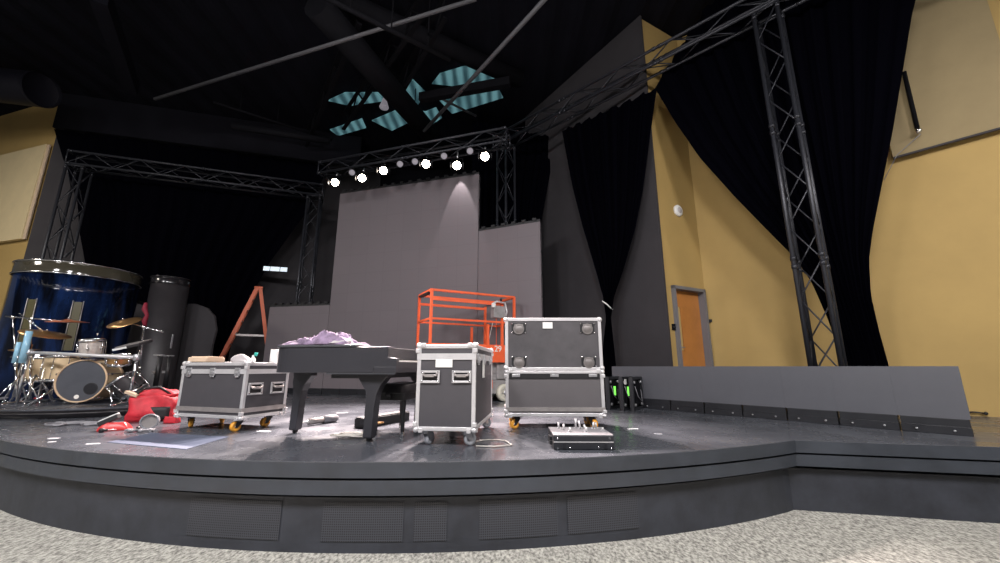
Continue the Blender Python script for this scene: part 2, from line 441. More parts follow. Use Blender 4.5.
# glowing patches standing in for teal light on the roof deck
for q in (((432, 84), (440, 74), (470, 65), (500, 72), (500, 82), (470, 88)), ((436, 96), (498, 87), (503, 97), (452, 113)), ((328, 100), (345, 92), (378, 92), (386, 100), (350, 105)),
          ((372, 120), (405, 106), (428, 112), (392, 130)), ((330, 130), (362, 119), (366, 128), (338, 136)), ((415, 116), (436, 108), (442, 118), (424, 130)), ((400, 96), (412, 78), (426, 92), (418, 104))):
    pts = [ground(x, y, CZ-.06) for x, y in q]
    o = MB().add(pts, [tuple(range(len(pts)))]).build('deck_light_patch', 'deck_light')
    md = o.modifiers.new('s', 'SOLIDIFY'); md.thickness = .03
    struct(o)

# ------------------------------------------------------------------ roof steel, ducts, conduit
def long_bar(name, label, cat, a, b, r, m, square=False, group=None):
    a, b = V(a), V(b); mb = MB()
    if square: mb.bar(a, b, r*2, r*2.6)
    else: mb.tube([a, b], r, 12)
    if ('duct' in name and r > .15) or (name == 'conduit' and m == 'steel_dark'):
        for t in (.2, .5, .8):
            q = lerp(a, b, t); mb.tube([q, V((q.x, q.y, CZ))], .012, 6)
    return tag(mb.build(name, m, None, a), label, cat, group)
def joist(label, a, b, depth=.55):
    a, b = V(a), V(b); root = thing('roof_joist', label, 'roof joist', a, 0, 'open web joists under the roof')
    mb = MB(); mb.bar(a, b, .09, .04); mb.build('top_chord', 'steel_dark', root, a)
    dn = V((0, 0, -depth)); mb = MB(); mb.bar(a+dn, b+dn, .09, .04); mb.build('bottom_chord', 'steel_dark', root, a)
    n = max(4, int((b-a).length/.5)); mb = MB()
    for i in range(n):
        p, q = lerp(a, b, i/n), lerp(a, b, (i+1)/n)
        mb.bar(p+(dn if i % 2 else V()), q+(V() if i % 2 else dn), .03)
    mb.build('web', 'steel_dark', root, a)
for (p, q, lab) in (((308, 130), (362, 0), 'dark open web joist left of the teal light patches on the roof'), ((345, 112), (424, -8), 'dark open web joist over the middle of the teal light patches'),
                    ((395, 88), (446, -6), 'dark open web joist crossing in front of the round duct')):
    joist(lab, ground(*p, 7.7), ground(*q, 7.7))
long_bar('round_duct', 'thick dark round duct running down towards the teal light patches on the roof', 'duct', ground(316, 4, 7.0), ground(430, 134, 7.0), .26, 'steel_dark')
long_bar('round_duct', 'dark duct crossing above the teal light patches on the roof towards the right', 'duct', ground(330, -5, 7.6), ground(520, 80, 7.6), .2, 'steel_dark')
long_bar('roof_beam', 'dark steel beam between the two patches of teal light', 'beam', ground(420, 98, 7.2), ground(510, 82, 7.2), .08, 'steel_dark', True)
long_bar('roof_beam', 'broad black beam crossing the upper left of the roof', 'beam', ground(100, -5, 7.1), ground(132, 88, 7.1), .12, 'ceiling', True)
long_bar('conduit', 'long grey conduit crossing the roof from the black header to the top edge', 'pipe', ground(155, 99, 6.55), ground(476, -1, 6.55), .035, 'pipe')
long_bar('conduit', 'grey conduit running up steeply past the teal light patches on the roof', 'pipe', ground(424, 131, 6.5), ground(546, -2, 6.5), .04, 'pipe')
long_bar('conduit', 'thin grey conduit low over the header ending above the spotlight bar', 'pipe', ground(213, 102, 7.2), ground(332, 140, 7.2), .03, 'steel_dark')
long_bar('conduit', 'thin dark rod crossing the middle of the roof', 'pipe', ground(320, -5, 6.3), ground(450, 60, 6.3), .04, 'steel_dark')
long_bar('roof_strut', 'pale diagonal strut in front of the teal light patches', 'strut', ground(428, 92, 7.3), ground(476, 116, 7.3), .03, 'pipe')
long_bar('duct_stub', 'silver flexible duct lying above the left gantry', 'duct', ground(232, 126, 6.6), ground(330, 141, 6.6), .09, 'steel_dark')
# work light disc in the roof
p = ground(384, 108, 7.3)
root = thing('round_lamp', 'small round white lamp hanging in front of the teal light patches on the roof', 'lamp', p)
MB().lathe([(0, 0), (.11, 0), (.12, .03), (.09, .12), (.04, .3), (0, .3)], (0, 0, 0)).build('lamp_shade', 'lensdim', root)
MB().tube([(0, 0, .3), (0, 0, CZ-p.z)], .012, 6).build('stem', 'steel_dark', root)
# thick black duct at left
a, b = at(-120, 72, 7.9), at(42, 90, 7.9)
root = thing('ventilation_duct', 'thick black round duct ending in front of the ochre left wall', 'duct', a)
mb = MB(); mb.tube([a, b], .38, 24, False); mb.build('pipe_wall', 'duct', root, a)
d = (b-a).normalized(); MB().lathe([(0, 0), (.37, 0), (.39, .02), (.39, .09)], b-d*.07, d).build('end_cap', 'duct', root, a)

# ------------------------------------------------------------------ trusses
def truss(name, label, a, b, size, up=None, group=None, cell=.5):
    a, b = V(a), V(b); ax = (b-a); L = ax.length; ax.normalize()
    u, w = perp(ax)
    if up is not None:
        u = V(up)-ax*V(up).dot(ax); u.normalize(); w = ax.cross(u)
    root = thing(name, label, 'truss', a, 0, group); h = size/2
    cs = [u*h+w*h, -u*h+w*h, -u*h-w*h, u*h-w*h]
    for c in cs:
        mb = MB(); mb.tube([a+c, b+c], .029, 10)
        k = max(1, round(L/2.4))
        for i in range(k+1):
            p = a+ax*(L*i/k)
            for s in (-1, 1):
                q0 = min(max(0, L*i/k+s*.06-.03), L-.06); mb.tube([a+c+ax*q0, a+c+ax*(q0+.06)], .036, 10)
        mb.build('chord', 'truss', root, a)
    mb = MB(); n = max(2, round(L/cell))
    for f in range(4):
        c0, c1 = cs[f], cs[(f+1) % 4]
        for i in range(n):
            p, q = a+ax*(L*i/n), a+ax*(L*(i+1)/n)
            if (i+f) % 2: mb.tube([p+c0, q+c1], .011, 6)
            else: mb.tube([p+c1, q+c0], .011, 6)
        mb.tube([a+c0, a+c1], .014, 6); mb.tube([b+c0, b+c1], .014, 6)
    mb.build('diagonal_bracing', 'truss', root, a)
    return root
def base_plate(root, size=.44):
    MB().box((0, 0, .006), (size, size, .012)).build('base_plate', 'truss', root)
TS = .31
tz = 5.72+.25
# right tower and the long run to the rear tower
tb = ground(832, 404); 
tb = V((4.27, 5.25, 0))
TZ = 6.36
t = truss('truss_tower', 'tall black box truss tower standing in front of the big black drape', tb+V((0, 0, .012)), tb+V((0, 0, TZ-.2)), TS, up=(.68, -.73, 0)); base_plate(t)
rear = V((.15, 9.15, 0))
t = truss('truss_tower', 'black truss tower rising behind the right wing of the video wall', rear+V((0, 0, .012)), rear+V((0, 0, TZ-.2)), TS, up=(.68, -.73, 0)); base_plate(t)
dT = (tb-rear).normalized()
runA, runB = rear-dT*.3+V((0, 0, TZ)), tb+dT*2.6+V((0, 0, TZ))
truss('truss_beam', 'black truss beam running up to the top of the right tower', runA, runB, TS, up=(0, 0, 1))
# left gantry
gl = at(81, 163, 9.0); gl.z = 0
gr = at(316, 188, 10.75); gr.z = 0
GZT = at(90, 161, 9.0).z
t = truss('truss_tower', 'black truss tower in front of the black drape at far left', gl+V((0, 0, .012)), gl+V((0, 0, GZT-.21)), .33, up=(1, .3, 0)); base_plate(t)
t = truss('truss_tower', 'slim truss tower beside the left edge of the video wall', gr+V((0, 0, .012)), gr+V((0, 0, GZT-.21)), .33, up=(1, .3, 0)); base_plate(t)
dG = (gr-gl).normalized()
truss('truss_beam', 'black truss beam spanning between the two left towers', gl-dG*.2+V((0, 0, GZT)), gr+dG*.2+V((0, 0, GZT)), .33, up=(0, 0, 1))

# ------------------------------------------------------------------ video wall
vl = ground(331, 394); vr = at(479, 300, 8.95*1.0); vr.z = 0
vl = V((-4.38, 10.05, 0)); vr = V((-.52, 8.9, 0))
vtop = at(335, 194, 10.05).z
def video(name, label, a, b, zt, side=.08, notch=None):
    a, b = V(a), V(b); d = (b-a); L = d.length; rz = math.atan2(d.y, d.x)
    root = thing(name, label, 'video wall', a, rz, 'sections of the grey video wall')
    MB().box((L/2, side/2, (.14+zt)/2), (L, side, zt-.14)).build('screen_face', 'led', root)
    mb = MB(); n = max(1, round(L/.5))
    for i in range(n): mb.box((L*(i+.5)/n, side/2+.01, .07), (L/n-.012, side+.04, .14))
    mb.build('base_frame', 'ledback', root, bevel=.006)
    mb = MB()
    for i in range(n+1):
        mb.bar((min(max(L*i/n, .03), L-.03), side+.04, .14), (min(max(L*i/n, .03), L-.03), side+.04, zt-.03), .05)
    mb.build('support_post', 'ledback', root)
    mb = MB(); mb.box((L/2, side/2+.01, zt+.03), (L, side, .06))
    for i in range(2*n): mb.box((L*(i+.5)/(2*n), side/2-.01, zt+.075), (.09, side, .05))
    mb.build('top_bumper', 'black', root)
    mb = MB(); k = int(zt/.5)
    for i in range(1, k+1): mb.box((L+.008, side/2, .14+.5*i-.02), (.016, .04, .05))
    mb.build('edge_bracket', 'black', root)
    return root
video('video_wall', 'tall dark grey video wall behind the orange lift', vl, vr, vtop)
wl = V((-6.13, 10.4, 0)); video('video_wall', 'low grey video wall wing behind the piano and the ladder', wl, vl-V((.01, -.005, 0)), at(300, 306, 10.2).z)
wr = V((.88, 8.25, 0)); video('video_wall', 'half-height video wall wing at the right behind the open lid case', vr+V((.01, -.005, 0)), wr, at(510, 227, 8.6).z)

# low strip of half-metre tiles along the right
sA, sB = V((4.57, 4.02, 0)), V((2.31, 6.74, 0)); sC = V((1.97, 7.12, 0))
pts = [lerp(sA, sB, i/7) for i in range(8)]+[sC]
words = ['grey low video tile at the end nearest the ochre wall', 'second grey low video tile from the ochre wall end', 'third grey low video tile from the ochre wall end', 'grey low video tile in front of the truss tower foot',
         'grey low video tile just left of the truss tower foot', 'grey low video tile in front of the oak door', 'grey low video tile beside the leaning green-handled modules', 'grey low video tile behind the leaning green-handled modules']
for i in range(8):
    b, a = pts[i], pts[i+1]; d = b-a; L = d.length
    root = thing('video_tile', words[i], 'video panel', a, math.atan2(d.y, d.x), 'row of low video tiles on the right')
    MB().box((L/2, .04, .41), (L-.0006, .07, .51)).build('screen_face', 'ledstrip', root)
    mb = MB(); mb.box((L/2, .045, .038), (L-.014, .11, .076)); mb.box((L/2, .05, .115), (L-.02, .09, .08)); mb.box((L/2, -.008, .078), (L-.02, .012, .008))
    mb.build('base_frame', 'ledback', root, bevel=.004)
    for x in (.12, .38): MB().lathe([(0, 0), (.011, 0), (.011, .012), (0, .012)], (x*L*2, -.009, .04), (0, -1, 0), 8).build('bolt', 'steel', root)
    MB().box((L*.22, -.012, .045), (.03, .012, .03)).build('latch', 'black', root)

# ------------------------------------------------------------------ drapes
def drape(name, label, lef, rig, nf=9, amp=.07, rows=36, cols=110, thick=0.0):
    lef, rig = [V(p) for p in lef], [V(p) for p in rig]; g = []
    for i in range(rows+1):
        t = i/rows; a, b = poly_at(lef, t), poly_at(rig, t); row = []; w = (b-a).length
        k = min(1., .35+w/3.0)
        for j in range(cols+1):
            s = j/cols; p = lerp(a, b, s)
            ph = 2*math.pi*nf*s+1.3*math.sin(5*s)+.4*math.sin(3*t)
            e = min(1, s*12, (1-s)*12)
            p = p+V((0, 1, 0))*(amp*k*math.sin(ph)+.35*amp*k*math.sin(2.3*ph+1))*e
            row.append(p)
        g.append(row)
    return tag(MB().grid(g).build(name, 'velvet', None, g[-1][cols//2]), label, 'curtain')
def run_d(px, py):                 # depth of the truss run above this pixel column
    lo, hi = 0., 1.
    a, b = V((runA.x, runA.y, 6.2)), V((runB.x, runB.y, 6.2))
    for _ in range(40):
        m = (lo+hi)/2
        if px_of(lerp(a, b, m))[0] < px: lo = m
        else: hi = m
    return lerp(a, b, lo).y
def edge(pts):
    return [at(x, y, d) for x, y, d in pts]
def plumb(pts, n=20):              # resample by height
    P = edge(pts); out = []
    for i in range(n+1):
        z = lerp(P[0].z, P[-1].z, i/n)
        for a, b in zip(P, P[1:]):
            if (a.z >= z >= b.z) or b is P[-1]:
                k = (a.z-z)/max(1e-6, a.z-b.z); out.append(lerp(a, b, min(max(k, 0), 1))); break
    return out
# big right drape
Lp = [(655, 88, 6.75), (675, 122, 6.5), (700, 158, 6.3), (734, 196, 6.1), (768, 231, 5.95), (796, 259, 5.8), (812, 283, 5.75), (829, 322, 5.7), (843, 366, 5.65), (850, 399, 5.65)]
Rp = [(922, -25, 4.55), (912, 15, 4.6), (903, 70, 4.7), (893, 130, 4.85), (882, 185, 5.0), (873, 230, 5.15), (869, 260, 5.25), (871, 295, 5.3), (879, 330, 5.35), (889, 366, 5.4), (899, 402, 5.4)]
# the two bottom corners stand on the stage
def floor_end(ps): 
    x, y, d = ps[-1]; q = at(x, y, d); zc = cp*d-sp*EYE
    k = (-EYE)/(1) ; py = None
    lo, hi = 300, 500
    for _ in range(40):
        m = (lo+hi)/2
        if at(x, m, d).z > .01: lo = m
        else: hi = m
    return ps[:-1]+[(x, lo, d)]
Lp, Rp = floor_end(Lp), floor_end(Rp)
LL, RR = edge(Lp), edge(Rp)
# top of the drape follows the truss: build as rows from the truss down
def big_drape():
    top = []
    n = 60
    tl = at(655, 88, 6.75); tr = at(922, -25, 4.55)
    g = []
    rows = 44
    for i in range(rows+1):
        t = i/rows
        a, b = arc_at(LL, t), arc_at(RR, t)
        row = []
        for j in range(111):
            s = j/110; p = lerp(a, b, s)
            # upper edge lifted to the truss in the middle
            lift = (1-t)**2.2*max(0, math.sin(math.pi*min(1, s*1.0)))*1.55
            p = p+V((0, 0, lift))
            ph = 2*math.pi*13*s+1.2*math.sin(6*s)
            k = .3+.7*(1-t)
            e = min(1, s*14, (1-s)*14)
            p += V((.6, .8, 0))*(.055*k*math.sin(ph)+.02*math.sin(2.7*ph))*e
            row.append(p)
        g.append(row)
    return tag(MB().grid(g).build('stage_drape', 'velvet', None, g[-1][55]), 'big black drape gathered at the foot of the right truss tower', 'curtain')
big_drape()
# middle drape gathered to a point
Lp = floor_end([(562, 131, 8.5), (572, 185, 8.25), (583, 228, 8.0), (595, 268, 7.8), (603, 297, 7.7), (606, 318, 7.75), (603, 345, 7.75), (601, 366, 7.75), (600, 395, 7.75)])
Rp = floor_end([(657, 88, 6.6), (650, 137, 6.75), (643, 190, 6.9), (635, 230, 7.05), (624, 268, 7.25), (614, 297, 7.45), (611, 318, 7.55), (614, 345, 7.6), (616, 366, 7.6), (617, 395, 7.6)])
drape('stage_drape', 'black drape pulled in to a point between the charcoal wall panels', edge(Lp), edge(Rp), 8, .06)
p = at(607, 305, 7.55)
tag(MB().tube([p+V((-.09, 0, .08)), p+V((.0, -.03, 0)), p+V((.1, 0, -.09))], .014, 6).build('tie_cord', 'white', None, p), 'short white tie cord around the pointed black drape', 'cord')
# drape behind the rear tower
Lp = floor_end([(472, 120, 9.8), (472, 200, 9.8), (472, 300, 9.8), (472, 380, 9.8)])
Rp = floor_end([(556, 138, 9.5), (553, 158, 9.5), (546, 195, 9.5), (541, 222, 9.5), (538, 300, 9.5), (537, 380, 9.5)])
drape('stage_drape', 'black drape hanging behind the rear truss tower and video wall', edge(Lp), edge(Rp), 9, .05)
# left drape: falls from the header, drawn in to a gathered foot
Lp = floor_end([(54, 129, 9.35), (66, 168, 9.4), (77, 200, 9.5), (80, 235, 9.6), (86, 268, 9.8), (118, 296, 10.2), (180, 306, 10.7), (208, 326, 11.0), (212, 360, 11.05), (212, 388, 11.05)])
Rp = floor_end([(328, 166, 11.1), (312, 205, 11.15), (292, 232, 11.2), (270, 262, 11.25), (250, 298, 11.3), (238, 322, 11.35), (231, 342, 11.35), (228, 360, 11.35), (227, 375, 11.35), (227, 386, 11.35)])
drape('stage_drape', 'black drape at far left swept in to a gathered foot behind the case', edge(Lp), edge(Rp), 14, .06)
# lit strip on the charcoal wall
p = at(275, 269, 11.15)
root = thing('strip_light', 'short white lit strip on the charcoal wall above the ladder', 'light', p, math.atan2(dL.y, dL.x))
MB().box((0, .02, 0), (.66, .03, .16)).build('housing', 'steel_dark', root)
for x, w in ((-.22, .16), (.0, .24), (.23, .18)): MB().box((x, 0, 0), (w, .02, .125)).build('diffuser', 'striplit', root)

# ------------------------------------------------------------------ fixed panels on the walls
nBi = V((-.606, -.795, 0))            # into the room from the long ochre wall
def onB(px, py, off=.0):
    r = ray(px, py); o = V((0, 0, EYE)); q = A1+nBi*off
    s = (q-o).dot(nBi)/r.dot(nBi); return o+r*s
bl, brr = onB(893, 157.5, .12), onB(1024, 117, .12); zpb = bl.z
brr.z = bl.z+.1
w = (brr-bl).length; up = 3.2
root = thing('acoustic_panel', 'large tan acoustic panel high on the right ochre wall', 'acoustic panel', bl)
mb = MB(); q = [bl, brr, brr+V((.0, 0, up)), bl+V((0, 0, up))]
mb.add([p for p in q]+[p-nBi*.1 for p in q], [(0, 1, 2, 3), (7, 6, 5, 4), (0, 4, 5, 1), (1, 5, 6, 2), (2, 6, 7, 3), (3, 7, 4, 0)]); mb.build('fabric_face', 'tanpanel', root, bl)
mb = MB(); mb.bar(bl+V((0, 0, -.012)), brr+V((0, 0, -.012)), .03); mb.build('edge_batten', 'darkwall', root, bl)
# rod bracket
a, b = onB(904, 72, .22), onB(918, 131, .22)
root = thing('rope_bracket', 'steel rod bracket with pulley hanging by the tan acoustic panel', 'bracket', b)
MB().tube([a, b], .028, 10).build('rod', 'steel_dark', root, b)
MB().ball(b, .05).build('pulley', 'chrome', root, b)
MB().tube([b+V((.03, 0, -.05)), onB(897, 155, .2), onB(884, 180, .2)], .006, 6).build('cord', 'cable', root, b)
# left cream panel
pA = V((-19, 11.6, 0)); dLw = (L0-pA).normalized(); nLw = V((dLw.y, -dLw.x, 0))
def onL(px, py, off=0.):
    r = ray(px, py); o = V((0, 0, EYE)); q = L0+nLw*off
    s = (q-o).dot(nLw)/r.dot(nLw); return o+r*s
tr, br_ = onL(46, 144, .12), onL(24, 238, .12)
root = thing('acoustic_panel', 'cream acoustic panel on the ochre wall at far left', 'acoustic panel', br_)
a = V((tr.x, tr.y, br_.z)); wv = -dLw*2.6
q = [a+wv, a, V((a.x, a.y, tr.z)), V((a.x, a.y, tr.z))+wv]
mb = MB(); mb.add(q+[p-nLw*.1 for p in q], [(0, 1, 2, 3), (7, 6, 5, 4), (0, 4, 5, 1), (1, 5, 6, 2), (2, 6, 7, 3), (3, 7, 4, 0)]); mb.build('fabric_face', 'creampanel', root, br_)
mb = MB(); e1, e2 = a-nLw*.05+dLw*.015, V((a.x, a.y, tr.z))-nLw*.05+dLw*.015; mb.bar(e1, e2, .03, .1); mb.build('edge_batten', 'cardboard', root, br_)
# white disc over the door
def onA(px, py, off=0.):
    r = ray(px, py); o = V((0, 0, EYE)); q = A0-nA*off
    s = (q-o).dot(nA)/r.dot(nA); return o+r*s
p = onA(677.5, 211, .0)
root = thing('wall_speaker', 'white round wall fixture above the oak door', 'wall fixture', p)
MB().lathe([(0, .05), (.09, .05), (.115, .03), (.12, 0), (0, 0)], (0, 0, 0), -nA).build('housing', 'white', root)
MB().lathe([(0, .055), (.06, .054), (.062, .05)], (0, 0, 0), -nA).build('grille', 'clothwhite', root)
p = onA(712, 321, 0) if False else onB(709.5, 321, .0)
tag(MB().box(p+nBi*.02, (.07, .07, .05)).build('wall_hook', 'black', None, p), 'small black wall hook beside the oak door', 'hook')
p = onA(673, 327, .0)
root = thing('light_switch', 'small dark switch plate left of the oak door', 'switch', p)
MB().box(-nA*.01, (.07, .02, .11)).build('plate', 'steel_dark', root); MB().box(-nA*.022, (.02, .012, .035)).build('toggle', 'black', root)
p = onB(978, 413, .04)
tag(MB().tube([p+dB*-.13, p+dB*-.03+V((0, 0, .01)), p+dB*.06], .012, 6).ball(p+dB*.07, .022).build('floor_cable', 'black', None, p), 'short black cable end at the foot of the right ochre wall', 'cable')

# ------------------------------------------------------------------ spotlight bar over the video wall
ra, rb = at(322, 176, 9.35), at(508, 143, 7.85); ra.z = rb.z = 5.62
truss('truss_beam', 'black truss beam carrying the lit spotlights over the video wall', ra, rb, .3, up=(0, 0, 1))
spots = [(335, 182.5, 1), (362, 178, 1), (383.5, 170.5, 1), (426, 164, 1), (457, 165.5, 1), (485, 156.5, 1)]
small = [(352, 172.5), (400, 164), (415, 161.5), (444, 156), (470, 151)]
slab = ['leftmost lit spotlight over the video wall', 'second lit spotlight from the left over the video wall', 'third lit spotlight from the left over the video wall', 'fourth lit spotlight from the left, right of the widest gap', 'lit spotlight whose beam falls down the video wall', 'rightmost and brightest lit spotlight over the video wall']
ulab = ['leftmost unlit small lamp, between the first two lit spotlights', 'unlit small lamp right of the third lit spotlight', 'unlit small lamp just left of the fourth lit spotlight', 'unlit small lamp between the fourth and fifth lit spotlights', 'rightmost unlit small lamp beside the brightest spotlight']
def fixture(px, py, lit, label, sc=1.):
    # on the truss line
    lo, hi = 0., 1.
    for _ in range(40):
        m = (lo+hi)/2
        if px_of(lerp(ra, rb, m)-V((0, 0, .3)))[0] < px: lo = m
        else: hi = m
    d = lerp(ra, rb, lo).y-.18
    p = at(px, py, d)
    root = thing('spotlight', label, 'spotlight', p, 0, 'lit spotlights on the bar' if lit else 'unlit lamps on the bar')
    aim = (V((p.x*.55, 1.0, .2))-p).normalized()
    r = .092*sc
    back = -aim
    MB().lathe([(0, .30*sc), (r*.6, .29*sc), (r*.85, .2*sc), (r*1.05, .02), (r*1.15, 0), (r*1.15, -.02), (r*1.0, -.02), (r*.95, .03), (0, .03)], (0, 0, 0), back, 20).build('housing', 'black', root)
    MB().lathe([(0, -.005), (r*.5, -.008), (r*.95, .0)], (0, 0, 0), back, 20).build('lens', 'lens' if lit else 'lensdim', root)
    top = V((0, .1, 5.62-.16-p.z))
    u = aim.cross(V((0, 0, 1))).normalized()
    c = back*.12*sc
    MB().tube([c+u*r*1.3, c+u*r*1.35+V((0, 0, .16*sc)), c-u*r*1.35+V((0, 0, .16*sc)), c-u*r*1.3], .012, 6).build('yoke', 'steel_dark', root)
    MB().tube([c+V((0, 0, .16*sc)), V((c.x, c.y+.05, max(.2, top.z)))], .018, 8).build('clamp', 'steel', root)
    if sc > .9:
        for s in (-1, 1): MB().box(c*.1+u*s*r*1.5+aim*.05, (.02, .09, .12)).build('barn_door', 'black', root)
    return p, aim
spot_pts = [fixture(x, y, True, slab[i]) for i, (x, y, _) in enumerate(spots)]
for i, (x, y) in enumerate(small): fixture(x, y, False, ulab[i], .8)

# ------------------------------------------------------------------ drum riser, set cylinders
RC, RR_ = V((-6.22, 6.85, 0)), 1.56
root = thing('drum_riser', 'round gloss black riser under the drum kit', 'riser', RC)
MB().lathe([(0, .12), (RR_-.03, .12), (RR_, .112), (RR_, .10), (0, .10)], (0, 0, 0), n=96, smooth=False).build('deck', 'stage', root)
MB().lathe([(RR_-.005, .10), (RR_-.005, .0), (RR_-.03, 0)], (0, 0, 0), n=96).build('skirt', 'shellblack', root)
mb = MB(); mb.lathe([(RR_+.004, .055), (RR_+.012, .062), (RR_+.004, .07)], (0, 0, 0), n=96).build('trim_band', 'satinblack', root)
def set_cylinder(label, c, r, h, shell, rimh=.2, strips=0):
    root = thing('set_cylinder', label, 'stage set piece', c)
    MB().lathe([(r, 0), (r, h-rimh), (0, h-rimh)], (0, 0, 0), n=72).build('shell', shell, root)
    MB().lathe([(r+.01, h-rimh), (r+.01, h-.02), (r-.02, h), (0, h)], (0, 0, 0), n=72).build('rim_band', 'rim' if strips else 'shellblack', root)
    for z in (h-rimh, h-.02):
        MB().lathe([(r+.012, z-.012), (r+.028, z-.006), (r+.028, z+.01), (r+.012, z+.014)], (0, 0, 0), n=72).build('hoop', 'chrome' if strips else 'shellblack', root)
    return root
BC = V((-8.62, 7.92, 0))
root = set_cylinder('wide dark blue glossy cylinder set piece behind the drum kit', BC, .91, at(50, 260, 7.1).z, 'shell', .24, 2)
def on_cyl(ang, z, r=.93): return V((r*math.sin(ang), -r*math.cos(ang), z))
for ang in (.2, .86):  # olive strips imitate a reflection in the gloss shell by colour
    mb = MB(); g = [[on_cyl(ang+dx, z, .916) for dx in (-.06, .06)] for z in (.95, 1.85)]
    mb.grid(g, False).build('olive_reflection', 'olive', root, solid=.012)
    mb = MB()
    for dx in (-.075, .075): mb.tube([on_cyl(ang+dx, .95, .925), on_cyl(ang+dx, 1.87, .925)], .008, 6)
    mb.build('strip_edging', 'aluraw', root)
KC = V((-7.47, 8.75, 0))
root = set_cylinder('narrow black cylinder set piece beside the wide blue one', KC, .345, at(168, 275, 8.4).z, 'satinblack', .16)
MB().box((.33, -.1, 1.2), (.03, .03, .3)).build('latch', 'steel', root)
# red strap hung on the narrow cylinder
p = at(145.5, 322, 7.6)
root = MB(); root.tube([at(146, 303, 7.55), at(144.5, 309, 7.53), at(147, 315, 7.55), at(144.5, 321, 7.55), at(145, 327, 7.55)], [.028, .045, .03, .045, .02], 8)
tag(root.build('hanging_strap', 'redstrap', None, p), 'dark red twisted strap hanging beside the narrow black cylinder', 'strap')
# rounded charcoal panel at rear
poly = [(at(x, y, 9.2).x, at(x, y, 9.2).z) for x, y in ((178, 303), (196, 304), (207, 308), (214, 316), (216, 330), (212, 345), (208, 375))]+[(at(178, 375, 9.2).x, 0)]
poly[-2] = (poly[-2][0], 0.0)
tag(MB().prism(poly, 9.2, 9.26, axis=1).build('scenic_panel', 'darkwall', None, V((poly[-1][0], 9.2, 0))), 'charcoal rounded scenery panel standing behind the narrow black cylinder', 'panel')

# ------------------------------------------------------------------ drum kit
RZ = .12
def tripod(root, p, top, r=.3, n=3, ph=0., m='chrome'):
    p = V(p)
    for i in range(n):
        a = ph+2*math.pi*i/n; f = p+V((math.cos(a)*r, math.sin(a)*r, .0175))
        mb = MB(); mb.tube([p+V((0, 0, top)), lerp(p+V((0, 0, top)), f, .5)+V((0, 0, .02)), f], .011, 8); mb.ball(f, .016, 8)
        mb.build('leg', m, root)
    MB().tube([p+V((math.cos(ph)*r*.55, math.sin(ph)*r*.55, top*.5)), p+V((0, 0, top*.38))], .008, 6).build('strut', m, root)
def cymbal_profile(r): return [(0, .03), (.035, .028), (.055, .012), (r*.6, .0), (r, -.018), (r, -.021), (r*.6, -.004), (.05, .006), (0, .02)]
def cymbal_stand(label, base, pole_top, cym, r, tilt, m, boom_back=.15, ph=.4, d2=None):
    base = V(base); top = V(pole_top)
    root = thing('cymbal_stand', label, 'cymbal stand', base)
    t = top-base; c = V(cym)-base
    tripod(root, (0, 0, 0), .42, .27, 3, ph)
    MB().tube([(0, 0, .06), V((t.x*.4, t.y*.4, t.z*.45))], .016, 10).tube([V((t.x*.4, t.y*.4, t.z*.45)), t], .011, 10).build('pole', 'chrome', root)
    d = (c-t); 
    mb = MB(); mb.tube([t-d.normalized()*boom_back, c], .009, 8); mb.build('boom_arm', 'chrome', root)
    mb = MB(); mb.ball(t, .028, 10); mb.tube([V((t.x*.4, t.y*.4, t.z*.45-.03)), V((t.x*.4, t.y*.4, t.z*.45+.03))], .022, 10); mb.build('clamp', 'chrome', root)
    q = Matrix.Rotation(tilt[0], 3, 'X') @ Matrix.Rotation(tilt[1], 3, 'Y')
    cy = MB().lathe(cymbal_profile(r), c, q @ V((0, 0, 1)), 40).build('cymbal', m, root)
    MB().tube([c, c+(q @ V((0, 0, 1)))*.06], .006, 6).ball(c+(q @ V((0, 0, 1)))*.05, .013, 8).build('wing_nut', 'chrome', cy)
    return root
def drum(name, label, c, ax, r, h, m, legs=None, lugs=8, head='clothwhite', hoopm='chrome', base=None):
    """c: centre of the bottom head; ax: axis"""
    c, ax = V(c), V(ax).normalized(); base = V(base) if base is not None else V((c.x, c.y, RZ))
    root = thing(name, label, 'drum', base); k = c-base; u, w = perp(ax)
    MB().lathe([(r*.98, .02), (r*.98, h-.02)], k, ax, 40).build('shell', m, root)
    for hh in (0, h):
        MB().lathe([(r*1.0, hh-.022), (r*1.045, hh-.022), (r*1.045, hh+.022), (r*1.0, hh+.022), (r*1.0, hh-.022)], k, ax, 40).build('hoop', hoopm, root)
    MB().lathe([(0, h+.008), (r*1.0, h+.008), (r, h-.01)], k, ax, 40, False).build('drumhead', head, root)
    MB().lathe([(0, -.008), (r*1.0, -.008), (r, .01)], k, ax, 40, False).build('drumhead', head, root)
    for i in range(lugs):
        a = 2*math.pi*(i+.5)/lugs; e = u*math.cos(a)+w*math.sin(a)
        mb = MB(); mb.tube([k+e*(r+.02)+ax*.0, k+e*(r+.02)+ax*h], .005, 6); mb.ball(k+e*(r+.012)+ax*h*.5, .022, 8); mb.build('lug', 'chrome', root)
    if legs:
        for i in range(legs):
            a = 2*math.pi*i/legs+.5; e = V((math.cos(a), math.sin(a), 0)); t = k+e*(r+.025)
            MB().tube([t+V((0, 0, h*.5)), V((t.x, t.y, .05)), V((t.x, t.y, 0))+e*.03+V((0, 0, .012))], .009, 8).build('leg', 'chrome', root)
    return root
